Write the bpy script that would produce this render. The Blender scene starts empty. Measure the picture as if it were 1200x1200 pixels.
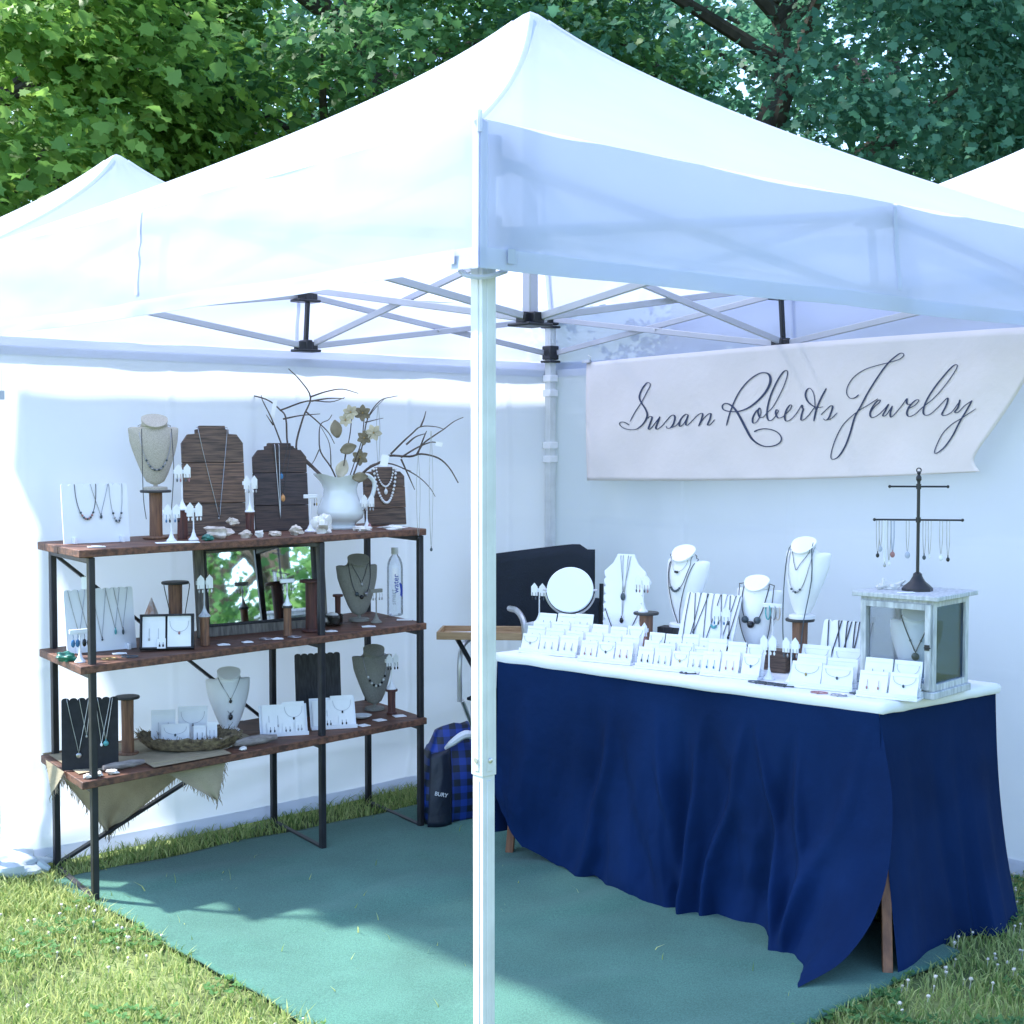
import bpy, math, random
import numpy as np
from mathutils import Vector, Matrix, noise
random.seed(7); rng = np.random.default_rng(11)
SC = bpy.context.scene
COL = SC.collection
R = math.radians
pi = math.pi

# ------------------------------------------------------------------ camera
CH, CF, CP = 1.6668, 1680.58, 0.0474          # height, focal length in 1200px units, pitch down
cam_d = bpy.data.cameras.new('camera'); cam = bpy.data.objects.new('camera', cam_d)
COL.objects.link(cam); SC.camera = cam
cam.location = (0, 0, CH); cam.rotation_euler = (pi/2 - CP, 0, 0)
cam_d.sensor_width = 36; cam_d.lens = 36*CF/1200; cam_d.clip_start = .05; cam_d.clip_end = 2000
cP, sP = math.cos(CP), math.sin(CP)

def ray(px, py):
    a = (px-600)/CF; b = (600-py)/CF
    return Vector((a, cP+b*sP, -sP+b*cP))
def at_z(px, py, z=0.0):
    d = ray(px, py); t = (z-CH)/d.z
    return Vector((0, 0, CH)) + t*d
def at_y(px, py, y):
    d = ray(px, py); return Vector((0, 0, CH)) + d*(y/d.y)
def on_plane(px, py, P, n):
    d = ray(px, py); o = Vector((0, 0, CH)); n = Vector(n)
    return o + d*((Vector(P)-o).dot(n)/d.dot(n))
def depth(P): return P[1]*cP-(P[2]-CH)*sP
def px_on_line(px, P0, A):
    # u so that P0+u*A lies in image column px
    a = (px-600)/CF
    d0 = depth(P0); d1 = A[1]*cP-A[2]*sP
    return (a*d0-P0[0])/(A[0]-a*d1)

# ------------------------------------------------------------------ materials
def lin(c): return tuple(c)+(1,) if len(c) == 3 else c
def mat(name, col, rough=.6, metal=0, var=.12, scale=8, bump=0, bscale=60, spec=.5, trans=0, stretch=(1,1,1), col2=None, detail=4, coat=0, sheen=0):
    m = bpy.data.materials.new(name); m.use_nodes = True
    nt = m.node_tree; N = nt.nodes; L = nt.links
    b = N['Principled BSDF']; out = N['Material Output']
    b.inputs['Roughness'].default_value = rough; b.inputs['Metallic'].default_value = metal
    b.inputs['Specular IOR Level'].default_value = spec
    if coat: b.inputs['Coat Weight'].default_value = coat
    if sheen: b.inputs['Sheen Weight'].default_value = sheen
    tc = N.new('ShaderNodeTexCoord'); mp = N.new('ShaderNodeMapping'); mp.inputs['Scale'].default_value = stretch
    L.new(tc.outputs['Object'], mp.inputs['Vector'])
    if col2 is None: col2 = tuple(c*(1-var) for c in col)
    nz = N.new('ShaderNodeTexNoise'); nz.inputs['Scale'].default_value = scale; nz.inputs['Detail'].default_value = detail
    L.new(mp.outputs['Vector'], nz.inputs['Vector'])
    cr = N.new('ShaderNodeValToRGB'); cr.color_ramp.elements[0].position = .35; cr.color_ramp.elements[1].position = .65
    cr.color_ramp.elements[0].color = lin(col2); cr.color_ramp.elements[1].color = lin(col)
    L.new(nz.outputs['Fac'], cr.inputs['Fac']); L.new(cr.outputs['Color'], b.inputs['Base Color'])
    if bump:
        n2 = N.new('ShaderNodeTexNoise'); n2.inputs['Scale'].default_value = bscale; n2.inputs['Detail'].default_value = 5
        L.new(mp.outputs['Vector'], n2.inputs['Vector'])
        bp = N.new('ShaderNodeBump'); bp.inputs['Strength'].default_value = bump; bp.inputs['Distance'].default_value = .01
        L.new(n2.outputs['Fac'], bp.inputs['Height']); L.new(bp.outputs['Normal'], b.inputs['Normal'])
    if trans:
        tr = N.new('ShaderNodeBsdfTranslucent'); L.new(cr.outputs['Color'], tr.inputs['Color'])
        mx = N.new('ShaderNodeMixShader'); mx.inputs['Fac'].default_value = trans
        L.new(b.outputs['BSDF'], mx.inputs[1]); L.new(tr.outputs['BSDF'], mx.inputs[2]); L.new(mx.outputs['Shader'], out.inputs['Surface'])
    return m
def wood(name, col, col2, scale=6, stretch=(1, 8, 8), rough=.6, bump=.25):
    return mat(name, col, rough, col2=col2, scale=scale, stretch=stretch, bump=bump, bscale=scale*3, detail=8)
def leafmat(name, c1, c2, trans=.45):
    m = bpy.data.materials.new(name); m.use_nodes = True
    nt = m.node_tree; N = nt.nodes; L = nt.links
    b = N['Principled BSDF']; out = N['Material Output']; b.inputs['Roughness'].default_value = .5; b.inputs['Specular IOR Level'].default_value = .3
    g = N.new('ShaderNodeNewGeometry'); cr = N.new('ShaderNodeValToRGB')
    cr.color_ramp.elements[0].color = lin(c1); cr.color_ramp.elements[1].color = lin(c2)
    L.new(g.outputs['Random Per Island'], cr.inputs['Fac']); L.new(cr.outputs['Color'], b.inputs['Base Color'])
    tr = N.new('ShaderNodeBsdfTranslucent'); hs = N.new('ShaderNodeHueSaturation'); hs.inputs['Value'].default_value = 1.5
    L.new(cr.outputs['Color'], hs.inputs['Color']); L.new(hs.outputs['Color'], tr.inputs['Color'])
    mx = N.new('ShaderNodeMixShader'); mx.inputs['Fac'].default_value = trans
    L.new(b.outputs['BSDF'], mx.inputs[1]); L.new(tr.outputs['BSDF'], mx.inputs[2]); L.new(mx.outputs['Shader'], out.inputs['Surface'])
    return m
def glassmat(name, tint=(.95, .98, 1), mixf=.12, rough=.02):
    m = bpy.data.materials.new(name); m.use_nodes = True
    nt = m.node_tree; N = nt.nodes; L = nt.links; out = N['Material Output']; N.remove(N['Principled BSDF'])
    t = N.new('ShaderNodeBsdfTransparent'); t.inputs['Color'].default_value = lin(tint)
    g = N.new('ShaderNodeBsdfGlossy'); g.inputs['Roughness'].default_value = rough
    lw = N.new('ShaderNodeLayerWeight'); lw.inputs['Blend'].default_value = .25
    ad = N.new('ShaderNodeMath'); ad.operation = 'ADD'; ad.inputs[1].default_value = mixf; ad.use_clamp = True
    ml = N.new('ShaderNodeMath'); ml.operation = 'MULTIPLY'; ml.inputs[1].default_value = .7
    L.new(lw.outputs['Fresnel'], ml.inputs[0]); L.new(ml.outputs[0], ad.inputs[0])
    mx = N.new('ShaderNodeMixShader'); L.new(ad.outputs[0], mx.inputs['Fac'])
    L.new(t.outputs[0], mx.inputs[1]); L.new(g.outputs[0], mx.inputs[2]); L.new(mx.outputs[0], out.inputs['Surface'])
    return m

M = {}
M['fabric'] = mat('white_tent_fabric', (.63, .685, .87), .55, var=.03, scale=3, bump=.16, bscale=11, trans=.50, spec=.3)
def leaky(m, f):   # thin weave: a little sunlight passes straight through
    nt = m.node_tree; out = nt.nodes['Material Output']; src = out.inputs['Surface'].links[0].from_socket
    t = nt.nodes.new('ShaderNodeBsdfTransparent'); x = nt.nodes.new('ShaderNodeMixShader'); x.inputs['Fac'].default_value = f
    nt.links.new(src, x.inputs[1]); nt.links.new(t.outputs[0], x.inputs[2]); nt.links.new(x.outputs[0], out.inputs['Surface'])
leaky(M['fabric'], .055)
M['wall_fabric'] = mat('white_wall_fabric', (.76, .805, .90), .6, var=.03, scale=2, bump=.3, bscale=7, trans=.5, spec=.2)
M['hem'] = mat('white_hem_fabric', (.72, .76, .87), .6, var=.03, scale=4, trans=.5, spec=.2)
M['pole'] = mat('white_coated_steel', (.68, .71, .73), .35, var=.05, scale=5, spec=.5)
M['truss'] = mat('grey_coated_steel', (.50, .51, .56), .4, metal=.2, var=.08, scale=6)
M['plastic'] = mat('black_plastic', (.018, .02, .026), .4, var=.3, scale=12)
M['steel'] = mat('black_steel_tube', (.022, .022, .028), .45, var=.5, scale=10, bump=.1)
M['shelf_wood'] = wood('reddish_brown_board', (.20, .088, .050), (.065, .030, .022), 5, (1.5, 14, 14))
M['plank'] = wood('weathered_barn_plank', (.16, .105, .075), (.045, .032, .028), 7, (1.5, 6, 22))
M['plank_dark'] = wood('dark_barn_plank', (.085, .055, .045), (.028, .022, .024), 7, (1.5, 6, 22))
M['grey_wood'] = wood('grey_weathered_wood', (.20, .185, .16), (.075, .07, .065), 7, (12, 12, 1.2))
M['lantern'] = wood('whitewashed_grey_wood', (.62, .65, .68), (.36, .39, .42), 8, (9, 9, 1.5))
M['spool'] = wood('brown_spool_wood', (.26, .13, .07), (.12, .06, .04), 8, (14, 14, 1.3))
M['spool_dark'] = wood('dark_red_spool_wood', (.12, .04, .03), (.05, .02, .02), 8, (14, 14, 1.3))
M['flange'] = mat('dark_spool_flange', (.045, .045, .045), .5, var=.5, scale=20)
M['tan_wood'] = wood('light_tan_wood', (.50, .33, .18), (.36, .22, .11), 5, (2, 12, 12))
M['leg_wood'] = wood('orange_brown_leg_wood', (.27, .12, .06), (.16, .07, .04), 5, (12, 12, 1.5))
M['linen'] = mat('beige_linen', (.52, .48, .41), .9, var=.3, scale=320, bump=.4, bscale=420)
M['linen_grey'] = mat('grey_linen', (.30, .30, .265), .9, var=.3, scale=320, bump=.4, bscale=420)
M['leather'] = mat('white_leatherette', (.82, .84, .87), .4, var=.03, scale=20)
M['acrylic'] = mat('white_acrylic', (.80, .83, .88), .25, var=.02, scale=8, spec=.6)
M['card'] = mat('white_card', (.85, .87, .88), .7, var=.04, scale=25)
M['black_board'] = mat('black_velvet_board', (.016, .018, .022), .8, var=.4, scale=30, bump=.2)
M['grain_black'] = wood('black_stained_wood', (.03, .03, .036), (.008, .008, .01), 9, (14, 14, 1.2))
M['silver'] = mat('tarnished_silver', (.42, .43, .46), .3, metal=.85, var=.3, scale=30)
M['dark_chain'] = mat('dark_cord', (.05, .055, .065), .5, var=.3, scale=40)
M['gold'] = mat('old_gold', (.45, .33, .14), .35, metal=.7, var=.3, scale=30)
M['pearl'] = mat('pearl', (.80, .82, .83), .2, var=.06, scale=30, coat=.5)
M['onyx'] = mat('black_onyx', (.012, .014, .02), .15, var=.2, scale=20)
M['slate'] = mat('grey_green_stone', (.07, .10, .12), .35, var=.4, scale=60)
M['turq'] = mat('turquoise_stone', (.10, .42, .45), .3, var=.3, scale=50)
M['blue'] = mat('blue_stone', (.05, .20, .42), .25, var=.4, scale=40)
M['orange'] = mat('orange_agate', (.62, .30, .10), .25, var=.4, scale=60)
M['rose'] = mat('dusty_rose_stone', (.42, .20, .20), .35, var=.3, scale=50)
M['green'] = mat('green_malachite', (.03, .22, .17), .3, var=.6, scale=25, bump=.3)
M['ceramic'] = mat('glazed_white_ceramic', (.72, .78, .80), .12, var=.03, scale=6, coat=.6)
M['shell'] = mat('cream_shell', (.72, .66, .58), .4, col2=(.45, .38, .32), scale=30, bump=.5, bscale=60)
M['shell_white'] = mat('white_shell', (.80, .79, .76), .45, var=.25, scale=30, bump=.4)
M['twig'] = mat('grey_brown_twig', (.10, .075, .065), .8, var=.5, scale=40, bump=.4)
M['petal'] = mat('cream_dried_petal', (.74, .68, .52), .7, var=.35, scale=20, trans=.2)
M['petal_dark'] = mat('brown_dried_leaf', (.27, .23, .15), .6, var=.4, scale=20, trans=.1)
M['driftwood'] = mat('driftwood', (.38, .35, .33), .8, col2=(.2, .18, .17), scale=9, stretch=(2, 10, 10), bump=.5)
M['basket'] = mat('woven_fibre', (.24, .19, .11), .9, col2=(.08, .06, .04), scale=60, bump=.8, bscale=90)
M['burlap'] = mat('tan_burlap', (.42, .36, .24), .95, var=.2, scale=12, bump=.5, bscale=220, trans=.12)
M['fringe'] = mat('burlap_fringe', (.30, .25, .19), .95, var=.4, scale=40)
M['navy'] = mat('navy_cotton', (.004, .020, .082), .9, var=.30, scale=3, bump=.3, bscale=22, spec=.1)
M['white_cloth'] = mat('white_cover_cloth', (.82, .83, .86), .8, var=.03, scale=6, bump=.2, bscale=30)
M['black_canvas'] = mat('black_canvas', (.012, .020, .034), .85, var=.25, scale=5, bump=.2, bscale=120)
M['alu'] = mat('brushed_aluminium', (.62, .63, .64), .35, metal=.8, var=.1, scale=20)
M['mirror'] = mat('mirror_glass', (.9, .93, .93), .02, metal=1, var=0)
M['vanity'] = mat('bluish_mirror_glass', (.55, .72, .75), .03, metal=1, var=0)
M['glass'] = glassmat('clear_glass', (.97, .985, 1), .02)
M['bottle'] = glassmat('clear_bottle_plastic', (.93, .96, .99), .05)
M['smoky'] = glassmat('smoky_glass', (.45, .47, .45), .10)
M['lantern_glass'] = glassmat('tinted_lantern_glass', (.40, .54, .66), .05, .1)  # darker blue-grey tint, set on the right pane only
M['water_blue'] = mat('blue_label_print', (.01, .05, .42), .4, var=.05)
M['lilac'] = mat('pale_grey_print', (.42, .46, .58), .5, var=.05)
M['white_plastic'] = mat('white_plastic_cap', (.62, .64, .64), .4, var=.04)
M['ink'] = mat('navy_banner_ink', (.035, .05, .11), .7, var=.1)
M['banner'] = mat('blush_canvas_banner', (.82, .77, .77), .8, var=.04, scale=5, bump=.15, bscale=30, trans=.12)
M['white_print'] = mat('white_print', (.75, .77, .8), .6, var=.03)
M['sack'] = mat('pale_blue_sack', (.55, .62, .66), .6, var=.15, scale=9, bump=.5, bscale=14)
M['bark'] = mat('grey_bark', (.10, .085, .07), .9, var=.5, scale=9, bump=.8, bscale=18, stretch=(1, 1, .35))
M['leaf_sun'] = leafmat('sunlit_maple_leaf', (.11, .23, .055), (.24, .40, .08))  # sunlit brightness put into the leaf colour of the left tree
M['leaf_mid'] = leafmat('green_maple_leaf', (.06, .165, .06), (.13, .27, .08))
M['leaf_haze'] = leafmat('shaded_hazy_leaf', (.055, .17, .11), (.11, .26, .15))  # shade and teal haze mixed into this leaf colour
M['blade'] = leafmat('grass_blade', (.14, .24, .06), (.50, .53, .22), .4)
M['clover_leaf'] = leafmat('clover_leaf', (.06, .16, .05), (.12, .26, .08), .3)
M['bag_navy'] = mat('dark_navy_nylon', (.006, .013, .032), .5, var=.3, scale=10, bump=.2)
M['clover'] = mat('clover_flower', (.72, .66, .58), .8, var=.25, scale=200)

# ground and carpet
def ground_mat():
    m = mat('lawn_soil', (.20, .24, .08), .95, col2=(.10, .14, .045), scale=2.2, bump=.6, bscale=50, detail=8); return m
M['lawn'] = ground_mat()
M['carpet'] = mat('teal_green_carpet', (.076, .200, .148), .95, col2=(.046, .132, .098), scale=180, bump=.35, bscale=300, spec=.1, sheen=.15)
def worn(m, sc, lo, hi):   # broad uneven wear over the base colour
    nt = m.node_tree; N = nt.nodes; L = nt.links; b = N['Principled BSDF']; src = b.inputs['Base Color'].links[0].from_socket
    tc = N.new('ShaderNodeTexCoord'); nz_ = N.new('ShaderNodeTexNoise'); nz_.inputs['Scale'].default_value = sc; nz_.inputs['Detail'].default_value = 6; L.new(tc.outputs['Object'], nz_.inputs['Vector'])
    mr_ = N.new('ShaderNodeMapRange'); mr_.inputs['From Min'].default_value = .3; mr_.inputs['From Max'].default_value = .7; mr_.inputs['To Min'].default_value = lo; mr_.inputs['To Max'].default_value = hi; L.new(nz_.outputs['Fac'], mr_.inputs['Value'])
    mx = N.new('ShaderNodeMix'); mx.data_type = 'RGBA'; mx.blend_type = 'MULTIPLY'; mx.inputs['Factor'].default_value = 1
    L.new(src, mx.inputs['A']); L.new(mr_.outputs['Result'], mx.inputs['B']); L.new(mx.outputs['Result'], b.inputs['Base Color'])
worn(M['carpet'], 2.6, .80, 1.12); worn(M['lawn'], 3.0, .6, 1.1); worn(M['pole'], 14, .86, 1.03); worn(M['shelf_wood'], 3, .75, 1.2)
def plaid():
    m = bpy.data.materials.new('blue_black_plaid'); m.use_nodes = True
    nt = m.node_tree; N = nt.nodes; L = nt.links; b = N['Principled BSDF']; b.inputs['Roughness'].default_value = .5
    tc = N.new('ShaderNodeTexCoord'); sx = N.new('ShaderNodeSeparateXYZ'); L.new(tc.outputs['Object'], sx.inputs[0])
    def stripe(o, f):
        mu = N.new('ShaderNodeMath'); mu.operation = 'MULTIPLY'; mu.inputs[1].default_value = f; L.new(o, mu.inputs[0])
        fr = N.new('ShaderNodeMath'); fr.operation = 'FRACT'; L.new(mu.outputs[0], fr.inputs[0])
        gt = N.new('ShaderNodeMath'); gt.operation = 'GREATER_THAN'; gt.inputs[1].default_value = .5; L.new(fr.outputs[0], gt.inputs[0]); return gt.outputs[0]
    a = stripe(sx.outputs['X'], 17); c = stripe(sx.outputs['Z'], 17)
    ad = N.new('ShaderNodeMath'); ad.operation = 'ADD'; L.new(a, ad.inputs[0]); L.new(c, ad.inputs[1])
    hf = N.new('ShaderNodeMath'); hf.operation = 'MULTIPLY'; hf.inputs[1].default_value = .5; L.new(ad.outputs[0], hf.inputs[0])
    cr = N.new('ShaderNodeValToRGB'); cr.color_ramp.interpolation = 'CONSTANT'
    cr.color_ramp.elements[0].color = (.006, .014, .03, 1); e = cr.color_ramp.elements.new(.4); e.color = (.008, .03, .16, 1)
    cr.color_ramp.elements[-1].position = .8; cr.color_ramp.elements[-1].color = (.010, .045, .30, 1)
    L.new(hf.outputs[0], cr.inputs['Fac']); L.new(cr.outputs['Color'], b.inputs['Base Color']); return m
M['plaid'] = plaid()

# ------------------------------------------------------------------ mesh builder
class MB:
    def __init__(s): s.v = []; s.f = []
    def add(s, vs, fs, X=None):
        n = len(s.v)
        s.v += [tuple(X @ Vector(p)) if X is not None else tuple(p) for p in vs]
        s.f += [tuple(i+n for i in f) for f in fs]; return s
    def box(s, c, d, X=None):
        x, y, z = d[0]/2, d[1]/2, d[2]/2
        vs = [(c[0]+i*x, c[1]+j*y, c[2]+k*z) for i in (-1, 1) for j in (-1, 1) for k in (-1, 1)]
        return s.add(vs, [(0, 1, 3, 2), (4, 6, 7, 5), (0, 4, 5, 1), (2, 3, 7, 6), (0, 2, 6, 4), (1, 5, 7, 3)], X)
    def bar(s, p, q, w, h=None, up=(0, 0, 1)):
        p = Vector(p); q = Vector(q); d = q-p; L = d.length; d.normalize(); h = h or w
        u = Vector(up); x = d.cross(u)
        if x.length < 1e-4: x = Vector((1, 0, 0))
        x.normalize(); z = x.cross(d)
        X = Matrix((x, d, z)).transposed().to_4x4(); X.translation = (p+q)/2
        return s.box((0, 0, 0), (w, L, h), X)
    def tube(s, pts, r, n=8, closed=False):
        pts = [Vector(p) for p in pts]; m = len(pts)
        rs = r if isinstance(r, (list, tuple)) else [r]*m
        vs = []; nrm = None
        for i, p in enumerate(pts):
            a = pts[i-1] if i > 0 or closed else pts[0]; b = pts[(i+1) % m] if i < m-1 or closed else pts[-1]
            d = (b-a); d = d.normalized() if d.length > 1e-9 else Vector((0, 0, 1))
            if nrm is None:
                nrm = d.orthogonal().normalized()
            else:
                nrm = (nrm-d*nrm.dot(d)); nrm = nrm.normalized() if nrm.length > 1e-6 else d.orthogonal().normalized()
            bn = d.cross(nrm)
            for k in range(n):
                t = 2*pi*k/n; vs.append(p+(nrm*math.cos(t)+bn*math.sin(t))*rs[i])
        fs = []
        for i in range(m if closed else m-1):
            j = (i+1) % m
            for k in range(n):
                l = (k+1) % n; fs.append((i*n+k, i*n+l, j*n+l, j*n+k))
        if not closed:
            fs.append(tuple(range(n-1, -1, -1))); fs.append(tuple((m-1)*n+k for k in range(n)))
        return s.add(vs, fs)
    def rings(s, rr, caps=True, X=None):
        n = len(rr[0]); vs = [p for r in rr for p in r]; fs = []
        for i in range(len(rr)-1):
            for k in range(n):
                l = (k+1) % n; fs.append((i*n+k, i*n+l, (i+1)*n+l, (i+1)*n+k))
        if caps:
            fs.append(tuple(range(n-1, -1, -1))); fs.append(tuple((len(rr)-1)*n+k for k in range(n)))
        return s.add(vs, fs, X)
    def lathe(s, prof, n=20, c=(0, 0, 0), caps=True, X=None):
        return s.rings([[(c[0]+r*math.cos(2*pi*k/n), c[1]+r*math.sin(2*pi*k/n), c[2]+z) for k in range(n)] for r, z in prof], caps, X)
    def ell(s, c, r, nu=10, nv=6, X=None, rough=0):
        if not isinstance(r, (tuple, list)): r = (r, r, r)
        vs = []; fs = []
        o = random.random()*50
        for i in range(1, nv):
            a = pi*i/nv
            for k in range(nu):
                b = 2*pi*k/nu; d = Vector((math.sin(a)*math.cos(b), math.sin(a)*math.sin(b), math.cos(a)))
                q = 1+rough*noise.noise(d*1.7+Vector((o, o, o))) if rough else 1
                vs.append((c[0]+r[0]*d.x*q, c[1]+r[1]*d.y*q, c[2]+r[2]*d.z*q))
        t = len(vs); vs += [(c[0], c[1], c[2]+r[2]), (c[0], c[1], c[2]-r[2])]
        for i in range(nv-2):
            for k in range(nu):
                l = (k+1) % nu; fs.append((i*nu+k, (i+1)*nu+k, (i+1)*nu+l, i*nu+l))
        for k in range(nu):
            l = (k+1) % nu; fs.append((t, k, l)); fs.append((t+1, (nv-2)*nu+l, (nv-2)*nu+k))
        return s.add(vs, fs, X)
    def prism(s, out, y0, y1, X=None):
        n = len(out); vs = [(x, y0, z) for x, z in out]+[(x, y1, z) for x, z in out]
        fs = [tuple(range(n)), tuple(range(2*n-1, n-1, -1))]+[(k, n+k, n+(k+1) % n, (k+1) % n) for k in range(n)]
        return s.add(vs, fs, X)
    def grid(s, fn, nu, nv):
        vs = [fn(i/nu, j/nv) for j in range(nv+1) for i in range(nu+1)]
        fs = [(j*(nu+1)+i, j*(nu+1)+i+1, (j+1)*(nu+1)+i+1, (j+1)*(nu+1)+i) for j in range(nv) for i in range(nu)]
        return s.add(vs, fs)
    def build(s, name, m, parent=None, bevel=0, sharp=40, solid=0, sub=0):
        me = bpy.data.meshes.new(name); me.from_pydata(s.v, [], s.f); me.update()
        me.materials.append(M[m] if isinstance(m, str) else m)
        me.shade_smooth(); me.set_sharp_from_angle(angle=R(sharp))
        o = bpy.data.objects.new(name, me); COL.objects.link(o)
        if parent is not None: o.parent = parent
        if solid: md = o.modifiers.new('solid', 'SOLIDIFY'); md.thickness = solid; md.offset = 0
        if bevel:
            md = o.modifiers.new('bevel', 'BEVEL'); md.width = bevel; md.segments = 2; md.limit_method = 'ANGLE'; md.angle_limit = R(50)
        if sub: md = o.modifiers.new('sub', 'SUBSURF'); md.levels = sub; md.render_levels = sub
        return o

def tag(o, label=None, cat=None, group=None, kind=None):
    if label: o['label'] = label
    if cat: o['category'] = cat
    if group: o['group'] = group
    if kind: o['kind'] = kind
    return o
def thing(name, label, cat, loc=(0, 0, 0), rz=0, group=None):
    o = bpy.data.objects.new(name, None); COL.objects.link(o); o.empty_display_size = .05
    o.location = loc; o.rotation_euler = (0, 0, rz)
    return tag(o, label, cat, group)
def cr(pts, n=6, closed=False):
    # Catmull-Rom through points
    P = [Vector(p) for p in pts]; out = []
    m = len(P)
    for i in range(m if closed else m-1):
        a = P[(i-1) % m] if closed or i > 0 else P[0]*2-P[1]
        b, c = P[i], P[(i+1) % m]
        d = P[(i+2) % m] if closed or i+2 < m else P[-1]*2-P[-2]
        for k in range(n):
            t = k/n
            out.append(.5*((2*b)+(c-a)*t+(2*a-5*b+4*c-d)*t*t+(3*b-a-3*c+d)*t**3))
    if not closed: out.append(P[-1])
    return out
def nz(x, y=0, z=0, s=1): return noise.noise(Vector((x*s, y*s, z*s)))
# ------------------------------------------------------------------ world, sun
SUN = Vector((-.96*.616, .27*.616, .788)).normalized()
W = bpy.data.worlds.new('World'); SC.world = W; W.use_nodes = True
wn = W.node_tree.nodes; wl = W.node_tree.links
sky = wn.new('ShaderNodeTexSky'); sky.sky_type = 'NISHITA'; sky.sun_disc = False
sky.sun_elevation = math.asin(SUN.z); sky.sun_rotation = math.atan2(SUN.x, SUN.y) % (2*pi)
sky.air_density = 1.0; sky.dust_density = .8; sky.ozone_density = 4.0
wl.new(sky.outputs['Color'], wn['Background'].inputs['Color']); wn['Background'].inputs['Strength'].default_value = .15
sd = bpy.data.lights.new('sun', 'SUN'); sd.energy = 2.7; sd.angle = R(2.5); sd.color = (1, .975, .94)
so = bpy.data.objects.new('sun', sd); COL.objects.link(so); so.rotation_euler = SUN.to_track_quat('Z', 'Y').to_euler(); so.location = (-20, 6, 30)
SC.view_settings.view_transform = 'Standard'; SC.view_settings.look = 'None'; SC.view_settings.exposure = 2.0; SC.view_settings.gamma = 1
SC.cycles.max_bounces = 10; SC.cycles.transparent_max_bounces = 16; SC.cycles.diffuse_bounces = 6; SC.cycles.transmission_bounces = 6
SC.cycles.caustics_reflective = False; SC.cycles.caustics_refractive = False
SC.cycles.use_denoising = True
try: SC.cycles.denoiser = 'OPENIMAGEDENOISE'
except Exception: pass

# ------------------------------------------------------------------ ground
g = MB()
def gfn(u, v):
    x = (u-.5)*500; y = (v-.5)*500; return (x, y, -.02)
g.grid(gfn, 8, 8); tag(g.build('ground', 'lawn'), kind='structure')
g = MB(); g.grid(lambda u, v: (-9+18*u, 1+16*v, -.004+.006*nz(-9+18*u, 1+16*v, 3, .9)), 60, 60)
tag(g.build('lawn', 'lawn'), kind='structure')

# tent frame corners (legs)
TH = .7233; S = 2.95
aT = Vector((math.cos(TH), math.sin(TH), 0)); bT = Vector((-math.sin(TH), math.cos(TH), 0))
PN = Vector((-.063, 3.170, 0)); PR = PN+S*aT; PL = PN+S*bT; PF = PN+S*(aT+bT); PC = (PN+PF)/2
ZV, ZE, ZA = 2.041, 2.359, 3.225

# carpet
CFR, CL, CB, CR_ = Vector((.075, 3.27, 0)), Vector((-1.735, 5.36, 0)), Vector((-.02, 6.85, 0)), Vector((1.46, 4.60, 0))
def cpt(u, v):
    p = (CFR*(1-u)+CL*u)*(1-v)+(CR_*(1-u)+CB*u)*v
    w = .026*nz(p.x*.8+p.y*.9, p.y*3-p.x*2.6, 0, 1.0)+.009*nz(p.x+p.y*2, p.y-p.x, 5, 2.5)
    e = min(u, v, 1-u, 1-v)
    p = p+Vector((.03*nz(u*7, v*7, 1), .03*nz(u*7, v*7, 9), 0))
    return (p.x, p.y, .010+max(0, w)*min(1, e*12)+.004)
c = MB(); c.grid(cpt, 90, 90); o = c.build('carpet', 'carpet', solid=.008)
tag(o, 'teal green carpet laid on the grass inside the tent', 'carpet')
def in_quad(x, y, Q):
    s = 0
    for i in range(4):
        a = Q[i]; b = Q[(i+1) % 4]; cr_ = (b.x-a.x)*(y-a.y)-(b.y-a.y)*(x-a.x)
        if cr_ == 0: continue
        if s == 0: s = 1 if cr_ > 0 else -1
        elif (cr_ > 0) != (s > 0): return False
    return True
CQ = [CFR, CL, CB, CR_]

# grass blades: one mesh, nobody could count them
def blades():
    vs = []; fs = []
    def patch(x0, x1, y0, y1, dens, h0, h1):
        n = int((x1-x0)*(y1-y0)*dens)
        for _ in range(n):
            x = random.uniform(x0, x1); y = random.uniform(y0, y1)
            if in_quad(x, y, CQ) and random.random() < .997: continue
            k = nz(x, y, 0, 1.7)
            if random.random() > .75+.6*k: continue
            h = random.uniform(h0, h1)*(1+.5*k); a = random.random()*2*pi; w = random.uniform(.0018, .0034)
            lx = random.gauss(0, .55)*h; ly = random.gauss(0, .55)*h
            dx, dy = math.cos(a)*w, math.sin(a)*w; b = len(vs)
            vs.extend([(x-dx, y-dy, -.004), (x+dx, y+dy, -.004), (x+lx*.4-dx*.8, y+ly*.4-dy*.8, h*.6), (x+lx*.4+dx*.8, y+ly*.4+dy*.8, h*.6), (x+lx, y+ly, h*.92)])
            fs.extend([(b, b+1, b+3, b+2), (b+2, b+3, b+4)])
    patch(-2.2, .1, 3.2, 5.6, 8000, .025, .055)
    patch(-2.2, .3, 5.0, 7.2, 6000, .03, .07)
    patch(.3, 2.4, 3.5, 5.8, 6000, .025, .05)
    patch(-6, -2.2, 3, 8, 700, .03, .06); patch(2.4, 6, 3, 8, 700, .03, .06); patch(-4, 4, 1.0, 3.2, 900, .03, .05)
    me = bpy.data.meshes.new('grass'); me.from_pydata(vs, [], fs); me.materials.append(M['blade']); me.update()
    o = bpy.data.objects.new('grass', me); COL.objects.link(o); tag(o, 'short lawn grass blades around the carpet', 'grass', kind='stuff')
blades()
cl = MB()
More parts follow.
